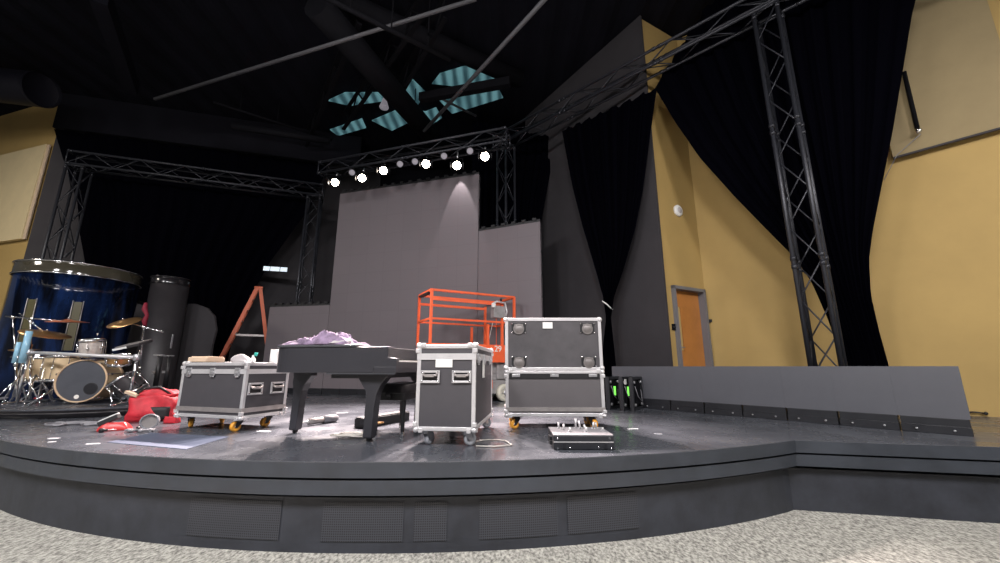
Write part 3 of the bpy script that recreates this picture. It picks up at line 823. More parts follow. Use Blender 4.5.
# bass drum: head turned towards the middle of the house
bc = at(81.5, 381.5, 6.02); br0 = .30; bc.z = RZ+br0+.035
ax = V((math.sin(R(17)), -math.cos(R(17)), 0))
root = thing('bass_drum', 'bass drum with smoky front head and round port, at the front of the kit', 'drum', V((bc.x, bc.y, RZ)))
k = V((0, 0, bc.z-RZ))
MB().lathe([(br0*.97, -.42), (br0*.97, -.02)], k, ax, 56).build('shell', 'maple', root)
for hh in (-.40, 0): MB().lathe([(br0*.965, hh-.025), (br0*1.03, hh-.025), (br0*1.03, hh+.02), (br0*.975, hh+.02), (br0*.965, hh-.025)], k, ax, 56).build('hoop', 'hoop', root)
hd = MB().lathe([(0, .004), (br0*.965, .004), (br0*.965, -.02)], k, ax, 56, False).build('front_head', 'drumhead', root)
uu = V((0, 0, 1)).cross(ax).normalized()
hc = k+uu*br0*.43-V((0, 0, br0*.38))+ax*.006
MB().lathe([(0, .002), (.068, .002), (.078, .0), (.078, -.004)], hc, ax, 32, False).build('port', 'hole', hd)
MB().lathe([(.076, .0), (.08, .006), (.086, .0)], hc, ax, 32).build('port_ring', 'blackrub', hd)
mb = MB(); mb.lathe([(0, .003), (.03, .003), (.03, 0)], k-uu*br0*.06-V((0, 0, br0*.76))+ax*.004, ax, 16, False); mb.build('maker_badge', 'whitemark', hd)
MB().lathe([(0, -.425), (br0*.96, -.425)], k, ax, 40, False).build('rear_head', 'clothwhite', root)
for i in range(10):
    a = 2*math.pi*(i+.5)/10; e = uu*math.cos(a)+V((0, 0, 1))*math.sin(a)
    mb = MB(); mb.tube([k+e*(br0+.02)+ax*.02, k+e*(br0+.02)-ax*.42], .006, 6); mb.box(k+e*(br0+.012)+ax*.0, (.026, .026, .026)); mb.ball(k+e*(br0+.002)-ax*.12, .02, 8); mb.build('lug', 'chrome', root)
for s in (-1, 1):
    st = k+uu*s*(br0+.01)-ax*.08-V((0, 0, .1))
    ft = st+uu*s*.17+ax*.2; ft.z = .016
    MB().tube([st+V((0, 0, .05)), lerp(st, ft, .5), ft], .013, 8).build('spur', 'chrome', root)
# toms
p = at(91, 355, 6.25); drum('rack_tom', 'silver sparkle rack tom mounted above the bass drum', p, (.03, -.16, 1), .145, .23, 'sparkle', None, 6)
p = at(37, 381, 6.45); drum('floor_tom', 'maple floor tom furthest from the bass drum', p, (0, 0, 1), .175, .36, 'maple', 3, 8)
p = at(58, 380, 6.35); drum('floor_tom', 'maple floor tom next to the bass drum', p, (0, 0, 1), .195, .36, 'maple', 3, 8)
p = at(119, 364, 6.15); drum('snare_drum', 'shallow bronze snare drum right of the silver sparkle tom', p, (.1, -.2, 1), .135, .12, 'bronze', None, 6)
p = at(134, 391, 6.1); p.z = max(p.z, RZ+.08); drum('floor_tom', 'tilted black drum at the right end of the kit', p, (-.55, -.45, .75), .165, .26, 'satinblack', None, 6)
# snare tripod with red foot
p = at(38, 398, 6.5); p.z = RZ
root = thing('drum_stool', 'low chrome tripod stand under the maple floor toms', 'stand', p)
tripod(root, (0, 0, 0), .26, .2, 3, .2); MB().tube([(0, 0, .1), (0, 0, .34)], .013, 8).build('pole', 'chrome', root); MB().ball((.0, 0, .05), .035, 8, (2, 1, .6)).build('red_cap', 'redplastic', root)
# rack: a long silver bar on two uprights
a, b = at(29, 352.5, 5.9), at(137, 357.5, 5.95)
root = thing('drum_rack', 'silver drum rack with a long horizontal bar across the kit', 'drum rack', V((a.x, a.y, RZ)))
og = V((a.x, a.y, RZ))
MB().tube([a, b], .026, 12).build('cross_bar', 'alu', root, og)
for q, s in ((a, -1), (b, 1)):
    q0 = V((q.x, q.y, RZ))
    MB().tube([q0+V((0, 0, .02)), q+V((0, 0, .12))], .022, 10).build('upright', 'chrome', root, og)
    mb = MB(); mb.tube([q0+V((0, 0, .05)), q0+V((.0, -.28, .015))], .016, 8); mb.tube([q0+V((0, 0, .05)), q0+V((.0, .25, .015))], .016, 8); mb.build('foot', 'chrome', root, og)
    mb = MB(); mb.lathe([(.03, -.05), (.045, -.04), (.045, .04), (.03, .05)], q, V((0, 0, 1)), 14); mb.build('rack_clamp', 'steel', root, og)
# cymbals
def rz0(px, d, py=400): p = at(px, py, d); p.z = RZ; return p
cymbal_stand('boom cymbal stand with a red-toned cymbal over the maple toms', rz0(17, 6.05), at(13, 317, 6.05), at(68, 321, 6.2), .245, (R(4), R(0)), 'copper', .1, .3)
cymbal_stand('cymbal stand with a tilted brown cymbal at the left of the kit', rz0(30, 6.15), at(31, 322, 6.15), at(46, 333, 6.2), .29, (R(5), R(15)), 'bronze', .22, 1.2)
cymbal_stand('boom cymbal stand with a bronze cymbal at the right of the kit', rz0(136, 6.3), at(144, 327, 6.3), at(124, 321.5, 6.3), .215, (R(30), R(-3)), 'bronze', .33, .9)
# hi hat stand
p = rz0(12, 6.4)
root = thing('hi_hat_stand', 'chrome hi-hat stand at the far left end of the kit', 'hi-hat stand', p)
tripod(root, (0, 0, 0), .4, .15, 3, .8); MB().tube([(0, 0, .04), (0, 0, .98)], .013, 8).build('pole', 'chrome', root)
MB().lathe(cymbal_profile(.17), (0, 0, .80), (0, .1, 1), 32).build('cymbal', 'bronze', root); MB().lathe(cymbal_profile(.17), (0, 0, .785), (0, .1, -1), 32).build('cymbal', 'bronze', root)
MB().box((0, -.22, .05), (.09, .26, .015), Matrix.Rotation(R(12), 3, 'X')).build('pedal', 'steel', root)
# pale blue tubes
for px, lab, h in ((21.5, 'pale blue percussion tube clamped to the left rack upright', .46), (14, 'shorter blue percussion tube at the far left of the kit', .3)):
    p = at(px, 363, 5.85); 
    root = thing('percussion_tube', lab, 'percussion tube', p)
    MB().tube([(0, 0, 0), (0, 0, h)], .04 if h > .4 else .028, 16).build('tube', 'cyan', root); 
    MB().tube([(-.07, 0, h*.3), (.07, 0, h*.3)], .01, 8).build('clamp', 'chrome', root)
# electronic pad and its stand
p = at(134, 345, 6.0)
root = thing('drum_pad', 'tilted silver electronic percussion pad right of the rack', 'drum pad', p)
m3 = Matrix.Rotation(R(-12), 3, 'Y') @ Matrix.Rotation(R(18), 3, 'X')
MB().box((0, 0, 0), (.36, .26, .04), m3).build('case', 'satinblack', root, bevel=.01)
MB().box(m3 @ V((0, 0, .026)), (.34, .24, .012), m3).build('pad_surface', 'aluraw', root, bevel=.004)
MB().box(m3 @ V((-.1, -.13, .0)), (.2, .012, .03), m3).build('front_strip', 'white', root)
for px, lab in ((151, 'slim black upright stand with clamp at the right end of the kit'), (161, 'slim chrome upright stand beside the narrow black cylinder')):
    p = rz0(px, 6.75 if px < 155 else 7.1)
    if (p-RC).xy.length > RR_-.1: p = RC+V((1.1 if px < 155 else 1.02, -.1 + (.5 if px > 155 else 0), RZ))
    root = thing('percussion_stand', lab, 'stand', p)
    MB().tube([(0, 0, .03), (0, 0, .72)], .012, 8).build('pole', 'chrome', root); tripod(root, (0, 0, 0), .22, .13, 3, .3+px)
    MB().box((0, 0, .73), (.16, .05, .02)).build('top_bracket', 'steel', root); MB().box((0, 0, .45), (.09, .06, .04)).build('clamp', 'steel', root)
    MB().tube([(.03, 0, .18), (.03, 0, .7)], .035, 14).build('resonator', 'black', root)

# ------------------------------------------------------------------ things on the floor at left
def soft_box(size, seed, amp=.03, n=9, taper=.85):
    w, d, h = size; vs = {}
    mb = MB(); bm = bmesh.new(); bmesh.ops.create_cube(bm, size=1); bmesh.ops.subdivide_edges(bm, edges=bm.edges, cuts=n, use_grid_fill=True)
    for v in bm.verts:
        z = v.co.z+.5; k = 1-(1-taper)*z**2
        c = v.co.copy(); rr = 1-.12*(abs(c.x*2)**4*abs(c.y*2)**4)
        p = V((c.x*w*k*rr, c.y*d*k*rr, z*h))
        nn = noise.noise_vector(p*7+V((seed, seed*2, 0)))
        p += nn*amp*(min(1, z*4)); p.z = max(p.z, 0); v.co = p
    vs = [v.co.copy() for v in bm.verts]; bm.verts.index_update(); fs = [[v.index for v in f.verts] for f in bm.faces]; bm.free()
    return mb.add(vs, fs, True)
p = ground(153, 420)
root = thing('tool_bag', 'open red canvas tool bag between the riser and the flight case', 'bag', p, R(18))
soft_box((.52, .3, .30), 3, .045, 9, .92).build('body', 'red', root)
MB().grid([[V((x*.26, -.155-.015*math.sin(x*3), z)) for x in (-.15, .1, .35, .6, .85)] for z in (.02, .07, .12, .17)]).build('front_pocket', 'blackrub', root, solid=.02)
soft_box((.40, .2, .08), 5, .05, 7, .8).build('flap', 'red', root).location = (.02, 0, .29)
MB().tube([(-.2, -.08, .3), (-.1, -.1, .4), (.05, -.1, .41), (.18, -.08, .31)], .014, 8).build('carry_strap', 'black', root)
MB().box((-.21, -.12, .33), (.14, .08, .03), Matrix.Rotation(.4, 3, 'Y')).build('label_tag', 'cardboard', root)
p = ground(172, 423)
tag(soft_box((.16, .1, .07), 9, .02, 5).build('red_pouch', 'red', None, None), 'small red cloth pouch beside the left flight case', 'pouch').location = p
p = ground(115, 430)
root = thing('red_pouch', 'red pouch with a white striped label lying on the stage', 'pouch', p, R(25))
soft_box((.27, .16, .08), 11, .02, 6, .6).build('body', 'redplastic', root)
MB().box((-.06, 0, .105), (.17, .10, .05), Matrix.Rotation(R(-28), 3, 'Y')).build('lid', 'blackrub', root, bevel=.008)
MB().box((-.065, -.01, .135), (.16, .05, .012), Matrix.Rotation(R(-28), 3, 'Y')).build('white_stripe', 'white', root)
p = ground(143, 429)
root = thing('work_lamp', 'grey cylindrical work lamp lying in front of the red bag', 'lamp', p+V((.06, .03, 0)), R(-50)); root.scale = (.8, .8, .8)
MB().lathe([(0, -.14), (.05, -.13), (.075, -.05), (.085, .1), (.10, .13), (.10, .17), (.085, .17), (.08, .13), (0, .12)], (0, 0, .1), (1, -.2, .05), 28).build('barrel', 'cable', root)
MB().lathe([(0, .0), (.08, .0)], V((0, 0, .1))+V((1, -.2, .05)).normalized()*.135, (1, -.2, .05), 24, False).build('lens', 'aluraw', root)
MB().tube([(-.08, -.09, .06), (-.02, -.14, .02), (.08, -.13, .02)], .018, 8).build('handle', 'black', root)
p = ground(150, 430)
tag(MB().tube([p+V((-.15+.3*i/24, .05*math.sin(i*.7)-.13, .014+.006*(i % 2))) for i in range(25)], .012, 8).build('cable_coil', 'cable', None, p), 'short grey cable looped in front of the work lamp', 'cable')
p = ground(80, 425)
pts = []
for i in range(90):
    a = i*.42; pts.append(p+V((.30*math.cos(a*.37)+.16*math.sin(a), .10*math.sin(a*.61)+.05*math.cos(a), .012+.008*math.sin(a*1.7)**2)))
tag(MB().tube(pts, .009, 6).build('cable_tangle', 'cable', None, p), 'loose tangle of grey cable on the stage below the riser', 'cable')
p = ground(99, 433)
root = thing('cable_plug', 'small black plug lying at the end of the grey cable', 'plug', p)
MB().lathe([(0, 0), (.022, 0), (.022, .03), (.012, .04), (.012, .06), (0, .06)], (0, 0, .022), (.5, 1, 0), 14).build('body', 'black', root); MB().tube([V((.01, .05, .022)), V((.06, .12, .015))], .006, 6).build('pin', 'steel', root)
# blue sheet
q = [ground(x, y, .0) for x, y in ((107, 442.5), (151, 433), (229, 437), (186, 449.5))]
tag(MB().prism([(v.x, v.y) for v in q], .001, .004).build('floor_sheet', 'bluesheet', None, V((0, 0, 0))), 'thin blue-grey sheet lying flat on the stage in front of the flight case', 'sheet')
# tape and paper marks
for i, (x, y, w, d, a, lab) in enumerate(((93, 444, .10, .025, .2, 'white tape mark near the left stage edge'), (54, 438.5, .09, .03, .1, 'white tape mark at the far left of the stage'), (264, 431.5, .14, .05, -.2, 'white paper scrap behind the left flight case'),
        (52, 442, .05, .02, .5, 'small white tape scrap at the far left'), (342, 413, .16, .02, .3, 'long white scuff of tape behind the piano leg'), (633, 429, .12, .03, .2, 'white tape scrap right of the open lid case'), (658, 434, .08, .012, -.7, 'thin white tape strip on the open stage at right'))):
    p = ground(x, y)
    tag(MB().box((0, 0, .002), (w, d, .003), Matrix.Rotation(a, 3, 'Z')).build('tape_mark', 'gaff', None, None), lab, 'tape mark').location = p

# ------------------------------------------------------------------ road cases
def caster(root, x, y, z, wheelm, r=.05, yaw=.3):
    c = thing('caster', None, None, (x, y, 0), yaw); c.parent = root
    for kk in ('label', 'category'):
        if kk in c: del c[kk]
    mb = MB(); mb.box((0, 0, z-.008), (.085, .085, .014)); mb.lathe([(.03, z-.03), (.035, z-.014), (0, z-.014)], (0, 0, 0), n=16)
    for s in (-1, 1):
        mb.prism([(-.03, z-.025), (.04, z-.025), (.055, r-.012), (.03, r-.012)], s*.026-.003, s*.026+.003, axis=1)
    mb.build('fork', 'steel' if wheelm != 'castyel' else 'blackrub', c)
    w = MB().lathe([(0, -.018), (r*.55, -.018), (r*.62, -.022), (r, -.018), (r, .018), (r*.62, .022), (r*.55, .018), (0, .018)], (.04, 0, r), (0, 1, 0), 24).build('wheel', wheelm, c)
    MB().lathe([(0, -.026), (r*.3, -.026), (r*.3, .026), (0, .026)], (.04, 0, r), (0, 1, 0), 14).build('hub', 'alu', w)
    return c
def extr(mb, a, b, t):             # square aluminium edge
    mb.bar(a, b, t)
def case_box(root, w, d, z0, z1, body, lidz=None, t=.032, front=(-1,), ball=.026):
    """root at the middle of the footprint; front faces -Y. box with aluminium edges"""
    x, y = w/2, d/2; e = .008
    MB().box((0, 0, (z0+z1)/2), (w-2*e, d-2*e, z1-z0-2*e)).build('shell', body, root)
    mb = MB()
    for z in (z0+t/2, z1-t/2):
        for s in (-1, 1):
            mb.box((0, s*(y-t/2), z), (w-.02, t, t)); mb.box((s*(x-t/2), 0, z), (t, d-.02, t))
    for sx in (-1, 1):
        for sy in (-1, 1): mb.box((sx*(x-t/2), sy*(y-t/2), (z0+z1)/2), (t, t, z1-z0-.02))
    mb.build('edge_trim', 'alu', root, bevel=.004)
    for sx in (-1, 1):
        for sy in (-1, 1):
            for z, s in ((z0, 1), (z1, -1)):
                mb = MB(); c = V((sx*(x-.018), sy*(y-.018), z+s*.018)); mb.ball(c+V((sx*.008, sy*.008, -s*.008)), ball, 12)
                for dv in ((-sx*.045, 0, 0), (0, -sy*.045, 0), (0, 0, s*.045)):
                    mb.box(c+V(dv)*.8+V((sx*.014*(dv[0] == 0), sy*.014*(dv[1] == 0), -s*.014*(dv[2] == 0))), (.036, .036, .036))
                mb.build('ball_corner', 'alu', root, bevel=.004)
def band(root, name, w, d, z, h, m, e=.004):
    mb = MB()
    for s in (-1, 1):
        mb.box((0, s*(d/2-.003), z), (w+e, .012, h)); mb.box((s*(w/2-.003), 0, z), (.012, d+e, h))
    return mb.build(name, m, root)
def latch(root, x, y, z, rz=0.):
    m3 = Matrix.Rotation(rz, 3, 'Z'); mb = MB()
    mb.box(V((x, y, z)), (.07, .02, .085), m3); mb.box(V((x, y, z))+m3 @ V((0, -.012, -.008)), (.04, .014, .03), m3)
    mb.box(V((x, y, z-.05)), (.05, .014, .012), m3)
    mb.build('latch', 'steel', root, bevel=.004)
def handle(root, x, y, z, rz=0., w=.17, h=.13):
    m3 = Matrix.Rotation(rz, 3, 'Z'); c = V((x, y, z)); mb = MB()
    for a, b, sx, sz in ((0, h/2-.008, w, .016), (0, -h/2+.008, w, .016), (-w/2+.008, 0, .016, h), (w/2-.008, 0, .016, h)):
        mb.box(c+m3 @ V((a, -.004, b)), (sx, .012, sz), m3)
    hd = mb.build('handle_dish', 'alu', root, bevel=.003)
    MB().box(c+m3 @ V((0, .001, 0)), (w-.02, .006, h-.02), m3).build('dish_recess', 'black', hd)
    mb = MB(); mb.tube([c+m3 @ V((-w*.36, -.006, .03)), c+m3 @ V((-w*.36, -.024, .012)), c+m3 @ V((w*.36, -.024, .012)), c+m3 @ V((w*.36, -.006, .03))], .009, 8)
    mb.box(c+m3 @ V((0, -.024, .008)), (w*.5, .018, .022), m3); mb.build('grip', 'aluraw', hd)
    mb = MB()
    for a in (-1, 1):
        for b in (-1, 1): mb.lathe([(0, .004), (.007, .003), (.008, 0)], c+m3 @ V((a*(w/2-.012), -.011, b*(h/2-.012))), m3 @ V((0, -1, 0)), 8)
    mb.build('rivet', 'chrome', hd)
def paper(root, c, w, h, rz=0.):
    m3 = Matrix.Rotation(rz, 3, 'Z')
    MB().box(c, (w, .003, h), m3).build('paper_label', 'white', root)

# tall case, centre
f0, f1 = at(417, 432, 3.57), at(470, 432, 3.57)
w, d, z0, z1 = .525, 1.16, .125, .852
a = V((f0.x, 3.57, 0)); fr = V((math.cos(R(-6)), math.sin(R(-6)), 0)); bk = V((-fr.y, fr.x, 0))
a = V((f0.x-.022, 3.56, 0)); ctr = a+fr*w/2+bk*d/2
root = thing('flight_case', 'tall black flight case with two front handles on grey casters', 'flight case', ctr, R(-6))
case_box(root, w, d, z0, z1, 'lam', t=.034)
band(root, 'lid_band', w, d, z1-.105, .055, 'alu')
for x in (-.14, .14): handle(root, x, -d/2-.002, .575, 0, .165, .10)
for y in (-.45, -.1, .3): latch(root, w/2+.006, y, z1-.12, R(90))
paper(root, (-.02, -d/2-.002, .69), .15, .07)
paper(root, (w/2+.002, -.12, .64), .13, .17, R(90))
for sx in (-1, 1):
    for sy in (-1, 1): caster(root, sx*(w/2-.09), sy*(d/2-.07), z0, 'rubber', .054, R(70) if sx < 0 else R(40))
MB().box((.11, .15, z1+.006), (.17, .55, .012)).build('red_cloth_strip', 'redstrap', root)

# low case, left
w, d, z0, z1 = .955, .56, .13, .705
c0 = ground(241, 421, .13)
c0 = V((-2.66, 4.24, 0)); fr = V((.95, -.31, 0)).normalized(); rz = math.atan2(fr.y, fr.x); bk = V((-fr.y, fr.x, 0))
ctr = c0-fr*w/2+bk*d/2; caseL = ctr; caseLr = rz
root = thing('flight_case', 'low black flight case on yellow casters left of the piano', 'flight case', ctr, rz)
case_box(root, w, d, z0, z1, 'lam', t=.034)
band(root, 'lid_band', w, d, z1-.095, .05, 'alu'); band(root, 'lower_band', w, d, z0+.085, .045, 'aluraw')
for x in (-.36, 0, .36): latch(root, x, -d/2-.006, z1-.10)
for y in (-.15, .13): handle(root, w/2+.002, y, .43, R(90), .17, .12)
for sx in (-1, 1):
    for sy in (-1, 1): caster(root, sx*(w/2-.12), sy*(d/2-.1), z0, 'castyel', .05, R(200+60*sx))
m3 = Matrix.Rotation(rz, 3, 'Z')
# odds and ends on the low case
q = ctr+m3 @ V((-.44, -.05, z1+.009)); tag(MB().box((0, 0, .025), (.22, .3, .05)).box((0.01, 0, .056), (.2, .26, .012)).build('cardboard_tray', 'cardboard', None, None, bevel=.006), 'flat cardboard tray on the left end of the low flight case', 'tray').location = q
q = ctr+m3 @ V((.02, .05, z1))
root = thing('cleaning_cloth', 'crumpled white cloth on the low flight case', 'cloth', q); 
soft_box((.2, .15, .07), 21, .05, 7, .5).build('folds', 'clothwhite', root)
q2 = ctr+m3 @ V((.155, .05, z1+.0))
root = thing('spray_bottle', 'small white bottle with a teal cap beside the crumpled cloth', 'bottle', q2, R(20))
MB().lathe([(0, 0), (.028, .0), (.03, .04), (.012, .07), (.012, .085), (0, .085)], (0, 0, 0), n=16).build('bottle_body', 'white', root)
MB().lathe([(0, .08), (.018, .08), (.018, .12), (0, .12)], (0, 0, 0), (.25, 0, 1), n=14).build('cap', 'teal', root)
q = ctr+m3 @ V((.40, .12, z1)); tag(MB().lathe([(0, 0), (.045, 0), (.048, .01), (.048, .14), (.044, .15), (.018, .15), (.018, .13), (0, .13)], (0, 0, 0), n=20).build('paper_roll', 'white', None, None), 'upright white paper roll on the right end of the low flight case', 'roll').location = q

# big case with its lid stood on top
w, d = 1.075, .57; z0, zs, z1 = .135, .615, 1.2
y0 = 4.44; cx = at(555.5, 400, y0).x
root = thing('flight_case', 'wide grey flight case with its lid raised, on yellow casters', 'flight case', (cx, y0+d/2, 0), R(-1))
case_box(root, w, d, z0, zs, 'lamgrey', t=.036)
band(root, 'lower_band', w, d, z0+.075, .042, 'aluraw')
MB().box((0, -d/2-.0005, zs-.055), (w-.09, .006, .055)).build('dark_opening', 'black', root)
for x in (-.42, 0, .42): MB().box((x, -d/2-.006, zs-.05), (.09, .012, .03)).build('hinge', 'steel', root, bevel=.003)
# lid
lw = w+.005
lid = MB().box((0, -d/2+.085, (zs+z1)/2+.004), (lw-.02, .15, z1-zs-.02)).build('lid', 'scuffed', root)
mb = MB(); yf = -d/2+.002
for z in (zs+.02, z1-.018): mb.box((0, -d/2+.085, z), (lw, .17, .036))
for s in (-1, 1): mb.box((s*(lw/2-.018), -d/2+.085, (zs+z1)/2), (.036, .17, z1-zs-.03))
mb.build('edge_trim', 'alu', lid, bevel=.004)
for sx in (-1, 1):
    for z in (zs+.03, z1-.02):
        MB().ball((sx*(lw/2-.012), yf+.012, z), .03, 12).build('ball_corner', 'alu', lid)
    for z in (zs+.10, z1-.115):
        x = sx*(lw/2-.155); mb = MB(); mb.box((x, yf+.006, z), (.16, .012, .115)); dish = mb.build('caster_dish', 'black', lid, bevel=.006)
        mb = MB(); mb.lathe([(0, .004), (.045, .004), (.05, .0), (.058, .008), (.062, 0)], (x, yf-.001, z-.012), (0, -1, 0), 20); mb.box((x, yf-.002, z+.035), (.10, .01, .02)); mb.build('cup', 'cupgrey', dish)
        mb = MB()
        for a in (-1, 1):
            for b in (-1, 1): mb.lathe([(0, .006), (.009, .005), (.01, 0)], (x+a*.075, yf-.003, z+b*.05), (0, -1, 0), 8)
        mb.build('rivet', 'chrome', dish)
MB().box((-.06, yf-.003, z1-.085), (.11, .004, .07)).build('paper_label', 'white', lid)
for sx in (-1, 1):
    for sy in (-1, 1): caster(root, sx*(w/2-.13), sy*(d/2-.1), z0, 'castyel', .052, R(250+40*sx))

# ------------------------------------------------------------------ video modules off the wall
def module(name, label, loc, rot, face=True):
    root = thing(name, label, 'video module', loc); root.rotation_euler = rot; root['group'] = 'loose video modules'
    return root
# lying module
p = V((.68, 3.40, 0))
root = thing('video_module', 'grey video module lying face down on the stage edge with pins up', 'video module', p, R(-1.0))
MB().box((0, .21, .031), (.49, .42, .058)).build('housing', 'ledback', root, bevel=.006)
MB().box((0, .215, .088), (.49, .43, .048)).build('frame', 'ledback', root, bevel=.006)
MB().box((0, .215, .115), (.485, .425, .006)).build('top_face', 'ledtop', root)
MB().box((0, -.0015, .0625), (.48, .004, .006)).build('joint_line', 'alu', root)
for x in (-.16, .175): MB().box((x, .0, .032), (.024, .012, .036)).build('slot', 'hole', root)
for x, z in ((-.21, .012), (-.11, .02), (.12, .02), (.22, .012), (-.21, .09), (.21, .09)): MB().lathe([(0, .004), (.006, .003), (.007, 0)], (x, 0, z), (0, -1, 0), 8).build('screw', 'chrome', root)
for x, y, h, s in ((-.16, .33, .055, 0), (-.13, .25, .05, .3), (-.09, .15, .035, .4), (0, .36, .085, 0), (.035, .33, .07, -.4), (.05, .14, .04, .2), (.06, .22, .05, -.5), (.15, .34, .055, .2), (.2, .2, .03, .3), (.18, .36, .05, 0)):
    mb = MB(); mb.tube([(x, y, .118), (x+s*h*.5, y, .118+h)], .009, 8); mb.tube([(x-.018, y, .121), (x+.018, y, .121)], .006, 6); mb.build('locating_pin', 'alu', root)
for z in (.07, .04): MB().box((-.25, .1+z, z), (.03, .1, .03)).build('side_clip', 'black', root)
# leaning modules
mods = ((ground(614, 408.5), 'leaning video module with a green handle nearest the open lid case'), (ground(627.5, 409.5), 'middle leaning video module with a green handle and white tag'), (ground(637.5, 409.5), 'rearmost leaning video module beside the low tile row'))
for i, (p, lab) in enumerate(mods):
    root = thing('video_module', lab, 'video module', p, R(54), 'leaning video modules')
    lean = Matrix.Rotation(R(4), 3, 'X')
    w = .47; h = .5
    mb = MB()
    for a, b, sx, sz in ((0, h-.02, w, .04), (0, .02, w, .04), (-w/2+.02, h/2, .04, h), (w/2-.02, h/2, .04, h)): mb.box((a, 0, b), (sx, .06, sz))
    mb.build('frame', 'ledback', root, bevel=.004)
    MB().box((0, .03, h/2), (w-.01, .015, h-.01)).build('screen_face', 'black', root)
    MB().box((0, -.01, h/2), (.2, .05, .34)).build('power_box', 'steel_dark', root, bevel=.006)
    for sx in (-1, 1):
        for sz in (.08, .42): MB().tube([(sx*.16, -.04, sz), (sx*.16, .0, sz)], .022, 10).box((sx*.18, -.025, sz), (.05, .02, .02)).build('corner_lock', 'steel', root)
    if i < 2: MB().box((-.03, -.042, .28), (.05, .016, .14)).build('green_handle', 'green', root)
    if i == 1: MB().box((-.14, -.045, .43), (.1, .006, .08)).build('white_tag', 'white', root)
    MB().tube([(-.15, -.03, .36), (-.1, -.06, .2), (.08, -.06, .12), (.14, -.03, .3)], .007, 6).build('link_cable', 'cable', root)
# loose cable beside the tall case
p = ground(494, 441)
tag(MB().tube([ground(474, 441.5, .008), ground(488, 439.5, .008), ground(505, 440.5, .008), ground(512, 445, .008), ground(495, 446.5, .008), ground(476, 446, .008)], .006, 6).build('cable_loop', 'cablelight', None, p), 'thin pale cable loop on the stage right of the tall case', 'cable')

# ------------------------------------------------------------------ piano
pr = R(-11); fr = V((-math.cos(pr), -math.sin(pr), 0))       # along the spine from the keys to the tail
P0 = V((-.925, 3.59, 0))
# local frame: +X from tail to keys, +Y away from the house; origin at key end of the spine
root = thing('grand_piano', 'satin black baby grand piano seen along its straight side', 'piano', P0, pr)
ZB, ZT = .605, .838
Lp_ = 1.33; Wd = 1.42
outline = [(0.0, .0), (0.0, Wd)]
# closed curve of the rim: spine at y=0 from x=0 to x=-L, round tail, bent side
curve = []
for i in range(9): 
    t = i/8; curve.append((-Lp_+.22-.22*math.sin(t*math.pi/2), .22-.22*math.cos(t*math.pi/2)))
tail = []
for i in range(1, 10):
    t = i/9*math.pi/2; tail.append((-Lp_+.0+.30*(1-math.cos(t)), .5+.22*math.sin(t)))
side = [(-.95, .76), (-.80, .84), (-.68, .97), (-.56, 1.14), (-.42, 1.30), (-.25, 1.39), (0, Wd)]
rim = [(-.26, 0)]+curve+tail+side+[(-.26, Wd)]
rim = [(0-.22, 0)]+curve+tail+side[:-1]+[(-.22, 1.40)]
MB().prism(rim, ZB, ZT).build('case_rim', 'piano', root, bevel=.006)
MB().prism([(-.22, 0), (-.22, 1.40), (0, 1.42), (0, 0)], ZB, ZB+.055).build('key_bed', 'piano', root, bevel=.004)
# cheek arms
for y0_, y1_ in ((0, .055), (1.365, 1.42)):
    MB().prism([(-.22, ZB+.05), (-.0, ZB+.05), (0, ZB+.125), (-.05, ZB+.135), (-.05, ZB+.135), (-.07, ZT-.035), (-.10, ZT), (-.22, ZT)] if False else [(-.23, ZB+.05), (0, ZB+.05), (0, ZB+.13), (-.085, ZB+.135), (-.085, ZT), (-.23, ZT)], y0_, y1_, axis=1).build('cheek_arm', 'piano', root, bevel=.004)
MB().box((-.012, .71, ZB+.075), (.022, 1.31, .045)).build('key_slip', 'piano', root)
MB().box((-.095, .71, ZB+.098), (.15, 1.23, .03)).build('white_keys', 'ivory', root)
mb = MB(); n = 52; y = .095
pat = [1, 1, 0, 1, 1, 1, 0]
for i in range(n-1):
    if pat[i % 7]: mb.box((-.125, .095+1.23*(i+1)/n, ZB+.119), (.09, .011, .014))
mb.build('black_keys', 'black', root)
MB().box((-.19, .71, ZB+.17), (.03, 1.31, .13)).build('fallboard', 'piano', root, bevel=.005)
off = lambda pp: [(x-.012*(1 if x < -Lp_+.2 else 0), y-.012 if y < .1 else y+(.012 if y > .6 else 0)) for x, y in pp]
lid = MB().prism([(-.40, -.012)]+off(curve+tail+side[:5])+[(-.40, 1.31)], ZT+.001, ZT+.022).build('lid', 'lid', root, bevel=.006)
MB().box((-.48, .6, ZB-.028), (.5, .9, .05)).build('under_beam', 'piano', root)
MB().box((-.35, .02, ZB-.006), (.68, .03, .012)).build('bottom_moulding', 'lid', root)
def piano_leg(x, y, top_w, shift):
    zt = ZB
    L_ = .055 if shift < 0 else .14
    prof = [(-.042, .04), (.042, .04), (.052, .28), (.07, .42), (.10, .49), (.145, .545), (.165, .57), (.165, zt), (-L_, zt), (-L_, .572), (-L_*.9, .56), (-.055 if shift < 0 else -.085, .5), (-.04, .44), (-.036, .34)]
    lg = MB().prism([(x+a*top_w, b) for a, b in prof], y-.05, y+.05, axis=1).build('leg', 'piano', root, bevel=.006)
    mb = MB(); mb.lathe([(0, .02), (.02, -.012), (.02, .012)], (x, y, .02), (0, 1, 0), 12)
    MB().lathe([(0, -.016), (.022, -.016), (.022, .016), (0, .016)], (x, y, .022), (0, 1, 0), 14).build('leg_caster', 'black', lg)
    MB().box((x, y, .042), (.07, .08, .02)).build('leg_ferrule', 'bronze' if False else 'piano', lg)
piano_leg(-.29, .14, 1., .02); piano_leg(-.27, 1.24, 1., .02); piano_leg(-1.265, .42, .95, -1)
